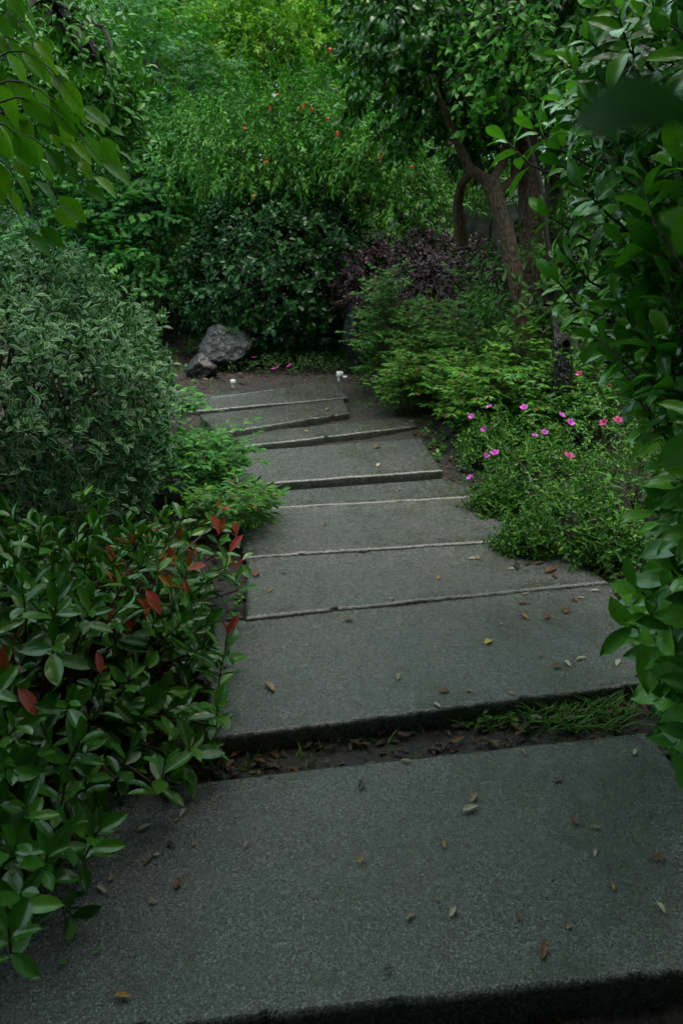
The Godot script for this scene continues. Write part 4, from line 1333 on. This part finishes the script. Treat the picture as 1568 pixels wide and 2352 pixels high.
func small_things() -> void:
	var rt := noise_img(256, 0.02, FastNoiseLite.TYPE_SIMPLEX, 5, -1, 61)
	var rc := PackedByteArray()
	rc.resize(256 * 256 * 3)
	for i in 256 * 256:
		var k := clampf(0.55 + 0.8 * (rt[i] / 255.0 - 0.5), 0.0, 1.0)
		rc[i * 3] = int(k * 245)
		rc[i * 3 + 1] = int(k * 250)
		rc[i * 3 + 2] = int(k * 255)
	var rm := StandardMaterial3D.new()
	rm.albedo_texture = tex_of(256, 256, rc)
	rm.albedo_color = lin(0.05, 0.053, 0.056).linear_to_srgb()
	rm.uv1_triplanar = true
	rm.uv1_world_triplanar = true
	rm.uv1_scale = Vector3(1.6, 1.6, 1.6)
	rm.roughness = 0.5
	rm.heightmap_enabled = true
	rm.heightmap_texture = tex_of(256, 256, rt, Image.FORMAT_L8)
	rm.heightmap_scale = 2.5
	rock("grey angular rock with a flat top below the round dark shrub", P(525, 798, 8.2), Vector3(0.40, 0.27, 0.3), 1.0, rm, 0.4)
	rock("low grey rock leaning against the flat-topped one", P(462, 850, 7.8), Vector3(0.2, 0.2, 0.22), 3.0, rm, 1.1)
	rock("pale rock behind the small purple shrub", P(318, 715, 10.8), Vector3(0.42, 0.16, 0.3), 5.0, rm, 0.2)
	rock("upright rock between the round shrub and the purple shrub", P(818, 765, 7.9), Vector3(0.16, 0.32, 0.2), 7.0, rm, 0.0)
	# concrete wall with openings far behind
	var con := StandardMaterial3D.new()
	con.albedo_texture = rm.albedo_texture
	con.albedo_color = lin(0.075, 0.09, 0.065).linear_to_srgb()  # tree shade on the wall is put into this dark tone
	con.uv1_triplanar = true
	con.uv1_world_triplanar = true
	con.roughness = 0.75
	var wp := P(1000, 560, 10.6)
	wp = on_ground(wp.x, wp.z)
	var t := thing("concrete_wall", "low greenish concrete wall, darkened for tree shade, with a rounded opening behind the purple shrub", "wall", wp)
	var topv: float = P(960, 445, 10.4).y
	var post := func(u0: float, u1: float, z: float, top: float) -> MeshInstance3D:
		var a := P(u0, 500, z)
		var b := P(u1, 500, z)
		var mb := MB.new()
		var gy := hgt(a.x, a.z) - 0.1
		box(mb, Vector3((a.x + b.x) * 0.5, (gy + top) * 0.5, a.z), Vector3(b.x - a.x, top - gy, 0.3), 0.012)
		return part("post", mb.mesh(), con, t)
	post.call(1060, 1120, 10.4, topv - 0.05)
	post.call(1125, 1240, 10.5, topv - 0.12)
	# the pierced panel, extruded round its opening
	var poly := CSGPolygon3D.new()
	var a0 := P(925, 500, 10.4)
	var a1 := P(990, 500, 10.4)
	var gy := hgt(a0.x, a0.z) - 0.1
	poly.free()
	var pm := MB.new()
	var wd := a1.x - a0.x
	var hh := topv - gy
	# frame round the opening made of an inner and an outer loop
	var outer := []
	var inner := []
	var ocx := wd * 0.5
	var ocy := hh - 0.28
	for k in 33:
		var a := TAU * k / 32.0
		var q := Vector2(cos(a), sin(a))
		var sq: float = 1.0 / maxf(absf(q.x), absf(q.y))
		outer.append(Vector2(clampf(ocx + q.x * sq * 2.0, 0.0, wd), clampf(ocy + q.y * sq * 2.0, 0.0, hh)))
		var rx := 0.095
		var ry := 0.13
		inner.append(Vector2(ocx + rx * signf(q.x) * pow(absf(q.x), 0.4), ocy + ry * signf(q.y) * pow(absf(q.y), 0.4)))
	var pp := []
	for s in [[outer, -0.3], [outer, 0.0], [inner, 0.0], [inner, -0.3], [outer, -0.3]]:
		for q in s[0]:
			pp.append(Vector3(a0.x + q.x, gy + q.y, a0.z + s[1] + 0.15))
	pm.grid(pp, 5, 33)
	part("pierced_panel", pm.mesh(), con, t)
	var rail := MB.new()
	var ra := P(990, 470, 10.4)
	box(rail, Vector3((a1.x + P(1060, 500, 10.4).x) * 0.5, topv - 0.32, a0.z), Vector3(P(1060, 500, 10.4).x - a1.x - 0.004, 0.2, 0.16), 0.01)
	part("rail", rail.mesh(), con, t)
	# white conduit stubs beside the far slabs
	var white := plain(lin(0.55, 0.57, 0.55), 0.45)
	var stub := func(u: float, v: float, s: float, label: String, arm: bool) -> void:
		var p := G(u, v, 0.2)
		p = on_ground(p.x, p.z)
		var n := thing("conduit_stub", label, "pipe", p, "plastic stubs at the far end of the path")
		var mb := MB.new()
		mb.tube([p - Vector3(0, 0.05, 0), p + Vector3(0, s * 0.55, 0), p + Vector3(0, s * 0.56, 0), p + Vector3(0, s, 0), p + Vector3(0, s, 0)], [s * 0.22, s * 0.22, s * 0.32, s * 0.32, 0.001], 12)
		part("pipe", mb.mesh(), white, n)
		if arm:
			var ab := MB.new()
			var q := p + Vector3(s * 0.25, s * 0.45, 0)
			ab.tube([q, q + Vector3(s * 0.45, 0, 0), q + Vector3(s * 0.451, 0, 0)], [s * 0.16, s * 0.16, 0.001], 10)
			part("elbow", ab.mesh(), white, n)
	stub.call(780, 862, 0.10, "white plastic pipe elbow beside the upright rock", true)
	stub.call(535, 876, 0.075, "grey-white plastic stub in front of the flat-topped rock", false)
	stub.call(398, 888, 0.06, "small white stub beside the sparse nandina", false)
	# dark stump
	var sb := P(1292, 880, 4.9)
	var s0 := on_ground(sb.x, sb.z)
	var sz := 4.9
	t = thing("tree_stump", "black wet tree stump with a hollow knot behind the azalea", "stump", s0)
	var mb := MB.new()
	var path := [s0 - Vector3(0, 0.1, 0), P(1292, 850, sz), P(1290, 815, sz), P(1286, 785, sz), P(1278, 755, sz), P(1266, 715, sz)]
	mb.tube(path, [0.075, 0.06, 0.055, 0.045, 0.02, 0.008], 12)
	for k in mb.v.size():
		mb.v[k] += mb.n[k] * 0.018 * nz.get_noise_3d(mb.v[k].x * 120, mb.v[k].y * 60, mb.v[k].z * 120)
	var bb := bark(lin(0.03, 0.026, 0.024), 0.4, 2.0)
	part("trunk", mb.mesh(), bb, t)
	var kb := MB.new()
	var kc := P(1298, 790, sz - 0.07)
	var kp := []
	for r in [[0.0, -0.02], [0.014, -0.012], [0.02, 0.012], [0.028, 0.016], [0.036, 0.004], [0.045, -0.02]]:
		for k in 17:
			var a := -TAU * k / 16.0
			kp.append(kc + Vector3(cos(a) * r[0], sin(a) * r[0] * 1.15, r[1]))
	kb.grid(kp, 6, 17)
	part("knot", kb.mesh(), bb, t)
	litter()
	grasses()
	fallen()

func litter() -> void:
	var items := []
	var put := func(x: float, z: float, size: float) -> void:
		var p := on_ground(x, z)
		if slab_at(p) >= 0:
			return
		p.y += rr(0.002, 0.014)
		items.append([Transform3D(frame(Vector3(cos(rr(0, TAU)), rr(-0.15, 0.2), rr(-1, 1)), Vector3.UP + rv() * 0.45).scaled_local(Vector3.ONE * size * rr(0.6, 1.3)), p), rng.randi() % 6, rr(0.6, 1.2)])
	for k in 230:
		var f := rng.randf()
		var a: Vector3 = slabs[0].c[3].lerp(slabs[0].c[2], f)
		var b: Vector3 = slabs[1].c[0].lerp(slabs[1].c[1], f)
		var p := a.lerp(b, rr(-0.05, 1.05))
		put.call(p.x, p.z, 0.045)
	for k in 2600:
		var z := rr(-1.0, -9.5)
		var side := 1.0 if rng.randf() < 0.65 else -1.0
		put.call(centre_x(z) + side * rr(0.6, 1.7), z, 0.05)
	for k in 1500:
		put.call(rr(-2.2, 0.9), rr(-7.4, -10.2), 0.055)
	for k in 300:
		put.call(rr(-0.9, 1.1), rr(-0.7, -1.25), 0.05)
	for k in 350:
		var z := rr(-2.6, -8.0)
		put.call(centre_x(z) + rr(-0.9, 0.9), z, 0.03)
	var o := mass(self, "leaf_litter", leaf_kind("dry"), lm("dry", 0.5, 0.0), items, [lin(0.07, 0.042, 0.028), lin(0.10, 0.055, 0.03), lin(0.05, 0.03, 0.026), lin(0.14, 0.095, 0.055), lin(0.04, 0.027, 0.027), lin(0.15, 0.07, 0.03)])
	o.set_meta("label", "wet brown leaf litter scattered over the soil between and beside the slabs")
	o.set_meta("category", "leaf litter")

func grasses() -> void:
	var items := []
	var tuft := func(p: Vector3, n: int, h: float, spread: float) -> void:
		for k in n:
			var q := p + Vector3(rng.randfn() * spread, 0, rng.randfn() * spread)
			if slab_at(q) >= 0:
				continue
			q.y = hgt(q.x, q.z) - 0.004
			var a := rr(0, TAU)
			items.append([Transform3D(frame(Vector3(cos(a) * 0.6, rr(0.5, 1.2), sin(a) * 0.6), Vector3(-cos(a), 0.7, -sin(a))).scaled_local(Vector3(1.5, 1, 1) * h * rr(0.5, 1.2)), q), rng.randi() % 3, rr(0.8, 1.2)])
	# dense tufts at the right end of the soil strip
	for q in [[1215, 1625], [1260, 1640], [1235, 1660], [1300, 1605], [1335, 1600], [1290, 1650], [1330, 1650], [1380, 1640], [1360, 1600], [1400, 1625], [1270, 1615], [1310, 1670], [1120, 1650], [1100, 1660], [1410, 1660], [1440, 1640], [1350, 1630], [1190, 1650]]:
		tuft.call(G(q[0], q[1], -0.01), 42, 0.085, 0.035)
	for q in [[760, 1695], [830, 1690], [700, 1690], [640, 1700], [540, 1745], [480, 1750], [430, 1760], [590, 1740], [1000, 1650], [700, 1740], [450, 1720], [520, 1700]]:
		tuft.call(G(q[0], q[1], -0.01), 12, 0.06, 0.03)
	for q in [[1150, 1125], [1170, 1140], [1135, 1130], [1200, 1225], [1170, 1228], [1140, 1232], [1220, 1218], [1120, 1245], [1180, 1215], [1240, 1222], [830, 1275], [900, 1262], [960, 1255], [1000, 1250], [1060, 1246], [700, 1278]]:
		tuft.call(G(q[0], q[1], 0.06), 14, 0.05, 0.03)
	for q in [[560, 1118], [600, 1110], [650, 1105], [700, 1100], [740, 1098], [860, 1090], [540, 1035], [580, 1030], [620, 1022], [700, 1015], [560, 995], [600, 985], [650, 975], [700, 966], [750, 962], [820, 920], [830, 935], [810, 905], [820, 880], [840, 890], [870, 925], [860, 940], [805, 925], [800, 935], [815, 915], [795, 905], [810, 950], [790, 890], [775, 880], [830, 905], [845, 915], [760, 868], [740, 872], [700, 876], [660, 882], [620, 886]]:
		tuft.call(G(q[0], q[1], 0.12), 16, 0.045, 0.05)
	for k in 260:
		var z := rr(-2.2, -8.5)
		var s := 1.0 if rng.randf() < 0.7 else -1.0
		tuft.call(Vector3(centre_x(z) + s * rr(0.75, 1.1), 0, z), 5, 0.05, 0.04)
	var o := mass(self, "grass", leaf_kind("blade"), lm("plain", 0.3, 0.5), items, [lin(0.0448, 0.13, 0.0217), lin(0.0672, 0.17, 0.0248), lin(0.0896, 0.19, 0.0248)])
	o.set_meta("label", "short green grass tufts growing in the gaps between the slabs")
	o.set_meta("category", "grass")
	# low broad weeds and moss along the joints
	items = []
	for k in 260:
		var z := rr(-2.0, -8.3)
		var s := 1.0 if rng.randf() < 0.75 else -1.0
		var p := on_ground(centre_x(z) + s * rr(0.7, 1.35), z)
		if slab_at(p) >= 0:
			continue
		whorl(items, p + Vector3(0, 0.03, 0), Vector3.UP, 5, 0.035, 0.9, 1.4, 0.004, [0, 1, 2], 0.1)
	for k in 170:
		var z := rr(-5.0, -8.0)
		var p := on_ground(centre_x(z) + rr(0.62, 1.5), z)
		if slab_at(p) >= 0:
			continue
		whorl(items, p + Vector3(0, rr(0.02, 0.07), 0), Vector3.UP, 6, rr(0.03, 0.055), 0.8, 1.4, 0.008, [0, 1, 2], 0.1)
	for q in [[490, 1668], [505, 1680], [480, 1690], [1110, 1655], [1170, 1650], [545, 1310], [550, 1350], [535, 1390], [545, 1370], [560, 1340], [820, 945], [850, 950], [890, 935], [1145, 1190], [1165, 1200], [1210, 1190], [1240, 1210], [900, 1040], [905, 1050], [1050, 1132], [1060, 1130], [960, 970]]:
		var p := G(q[0], q[1], 0.0 if q[1] > 1600 else 0.08)
		p = on_ground(p.x, p.z)
		whorl(items, p + Vector3(0, 0.03, 0), Vector3.UP, 6, 0.032, 0.9, 1.4, 0.004, [0, 1, 2], 0.1)
	o = mass(self, "ground_weeds", leaf_kind("round"), lm("plain", 0.35, 0.5), items, [lin(0.0784, 0.22, 0.031), lin(0.112, 0.27, 0.0372), lin(0.056, 0.17, 0.0279)])
	o.set_meta("label", "small broad-leaved weeds sprouting along the edges of the path")
	o.set_meta("category", "weeds")
	o.set_meta("kind", "stuff")

func fallen() -> void:
	# u, v (photograph pixels), length px, turn in the picture, colour
	var C := {"p": [lin(0.50, 0.46, 0.34), "pale straw"], "t": [lin(0.33, 0.24, 0.14), "tan"], "o": [lin(0.42, 0.23, 0.05), "ochre"], "b": [lin(0.17, 0.08, 0.04), "brown"], "d": [lin(0.06, 0.04, 0.035), "dark brown"], "r": [lin(0.20, 0.085, 0.04), "orange-brown"], "g": [lin(0.0672, 0.22, 0.031), "green"], "y": [lin(0.62, 0.48, 0.06), "yellow"]}
	var raw := [[1892, 3196, 60, 60, "t"], [1879, 3240, 85, 20, "p"], [1774, 3382, 40, 100, "o"], [1445, 3446, 45, 65, "o"], [1809, 3654, 60, 60, "p"], [1639, 3671, 60, 30, "t"], [2171, 3810, 90, 80, "r"], [2075, 3675, 60, -60, "b"], [2449, 3553, 42, -70, "o"], [2641, 3636, 70, -55, "p"], [2377, 3417, 35, 85, "p"], [2628, 3440, 70, 5, "r"], [2536, 3013, 32, 70, "p"], [2227, 3124, 50, 20, "r"], [2092, 3013, 35, -60, "t"], [1622, 3048, 55, 0, "t"], [2293, 3292, 40, -60, "r"], [2380, 3314, 50, 5, "t"], [2271, 3713, 30, 30, "t"], [1552, 3884, 50, 20, "d"], [1748, 3601, 20, 90, "t"], [1443, 3148, 50, 85, "d"],
		[733, 3255, 50, 60, "p"], [707, 3285, 25, 15, "o"], [579, 3316, 80, 25, "p"], [409, 3562, 55, -40, "p"], [446, 3519, 35, 50, "t"], [350, 3623, 50, 75, "t"], [627, 3425, 30, 0, "p"], [597, 3444, 60, 50, "b"], [684, 3383, 50, -30, "d"], [984, 3383, 45, 45, "t"], [710, 3540, 50, 70, "b"], [610, 3610, 35, 5, "t"], [492, 3991, 90, -5, "o"], [392, 3806, 60, 30, "g"], [253, 3858, 40, 0, "g"], [793, 3205, 30, 60, "g"], [1080, 3109, 30, 15, "d"], [893, 3183, 22, 5, "t"], [470, 3325, 30, 0, "t"], [775, 3382, 25, 30, "t"],
		[1395, 2483, 42, 0, "r"], [1953, 2573, 36, 30, "y"], [2097, 2470, 40, -40, "o"], [2186, 2471, 24, 60, "r"], [2168, 2483, 30, 0, "g"], [2003, 2500, 20, 20, "p"], [1879, 2769, 45, -20, "t"], [1746, 2824, 45, -30, "p"], [1591, 2712, 35, 85, "t"], [2044, 2778, 40, -20, "t"], [1774, 2769, 50, 0, "b"], [2323, 2638, 50, 10, "p"], [2268, 2658, 40, -50, "p"], [2469, 2656, 36, 60, "p"], [2227, 2669, 50, 0, "b"], [2554, 2542, 40, 30, "p"], [2380, 2367, 50, 0, "p"], [2323, 2395, 35, -10, "p"], [2101, 2380, 35, 10, "t"], [2097, 2416, 60, 0, "r"], [2262, 2447, 26, 80, "r"], [2299, 2403, 26, -50, "r"], [2162, 2625, 35, 5, "t"],
		[2044, 2279, 35, 0, "p"], [2066, 2268, 40, -70, "d"], [2110, 2259, 35, 30, "d"], [2153, 2257, 40, 15, "b"], [2201, 2286, 60, 20, "b"], [1888, 2238, 45, 0, "p"], [1907, 2233, 22, -60, "t"], [1753, 2314, 22, 60, "o"], [2105, 2211, 35, 20, "b"], [2219, 2307, 30, -50, "b"], [1565, 2398, 40, 5, "t"], [1905, 2116, 30, 10, "b"], [1950, 2037, 22, 40, "y"], [1081, 2367, 30, 30, "o"], [1134, 2292, 25, 0, "r"], [1024, 2299, 25, 70, "r"], [1080, 2752, 62, -50, "t"],
		[1141, 1893, 25, 0, "b"], [1509, 1792, 28, 20, "r"], [1513, 1864, 18, 60, "p"], [1359, 1686, 20, 0, "p"], [1646, 1688, 20, 0, "p"], [1225, 1727, 18, 0, "y"], [1310, 1640, 20, 30, "t"], [1600, 1960, 22, 10, "t"], [1300, 2100, 22, 40, "b"]]
	var where := ["on the lowest widest slab", "on the slab above the soil strip", "on the pale slab with the bright left edge", "on the slab with the olive right end", "on the narrow slab with the worn back edge", "on the slab beyond the middle soil gap", "on the narrow slab edged with grass", "on the brownish slab at the turn", "on the pale slab behind the brownish one", "on the thin far slab"]
	var base := lm("dry", 0.4, 0.0)
	var long := MB.new()
	long.leaf(Transform3D(Basis.IDENTITY, Vector3(0, 0, -0.5)), 1.0, 0.30, {"rows": 7, "cols": 5, "a": 0.95, "b": 0.85, "fold": 0.3, "droop": 0.0, "arch": 0.06, "wave": 0.03})
	var wide := MB.new()
	wide.leaf(Transform3D(Basis.IDENTITY, Vector3(0, 0, -0.5)), 1.0, 0.55, {"rows": 7, "cols": 5, "a": 0.95, "b": 0.7, "fold": 0.35, "droop": 0.0, "arch": 0.08, "wave": 0.05})
	var ms := [long.mesh(), wide.mesh()]
	for q in raw:
		var u: float = q[0] / 1.7417
		var v: float = q[1] / 1.7417
		var hit := -1
		for i in slabs.size():
			if slab_at(G(u, v, slabs[i].h)) == i:
				hit = i
		if hit < 0:
			continue
		var a := deg_to_rad(q[3])
		var hl: float = q[2] / 1.7417 * 0.5
		var p0 := G(u - cos(a) * hl, v + sin(a) * hl, slabs[hit].h)
		var p1 := G(u + cos(a) * hl, v - sin(a) * hl, slabs[hit].h)
		var L := minf(p0.distance_to(p1), 0.10) * 0.9
		var c: Array = C[q[4]]
		var is_wide: bool = L < 0.022 or q[4] == "y" or (q[4] == "r" and q[2] < 45) or q[2] == 50 and q[4] == "b"
		var o := MeshInstance3D.new()
		o.name = numbered("fallen_leaf")
		o.mesh = ms[1 if is_wide else 0]
		o.material_override = tinted(base, c[0])
		add_child(o)
		o.transform = Transform3D(frame(p1 - p0, Vector3.UP + rv() * 0.12).scaled_local(Vector3(L, L, L)), (p0 + p1) * 0.5 + Vector3(0, 0.004 + L * 0.03, 0))
		o.set_meta("label", "%s %s fallen leaf lying %s" % ["broad" if is_wide else "narrow", c[1], where[hit]])
		o.set_meta("category", "leaf")
		o.set_meta("group", "fallen leaves on the slabs")
	# a rounded pebble at the edge of the soil strip
	var pg := G(1228, 1652, 0.0)
	pg = on_ground(pg.x, pg.z)
	var t := thing("pebble", "smooth tan pebble at the edge of the soil strip", "stone", pg)
	var sp2 := MB.new()
	var pts := []
	for i in 11:
		for k in 17:
			var th := PI * i / 10.0
			var ph := -TAU * k / 16.0
			var d := Vector3(sin(th) * cos(ph), cos(th), sin(th) * sin(ph))
			pts.append(pg + Vector3(0, 0.012, 0) + d * Vector3(0.024, 0.014, 0.016) * (1.0 + 0.12 * nz.get_noise_3d(d.x * 12, d.y * 12, d.z * 12)))
	sp2.grid(pts, 11, 17)
	part("stone", sp2.mesh(), plain(lin(0.13, 0.095, 0.055), 0.45), t)
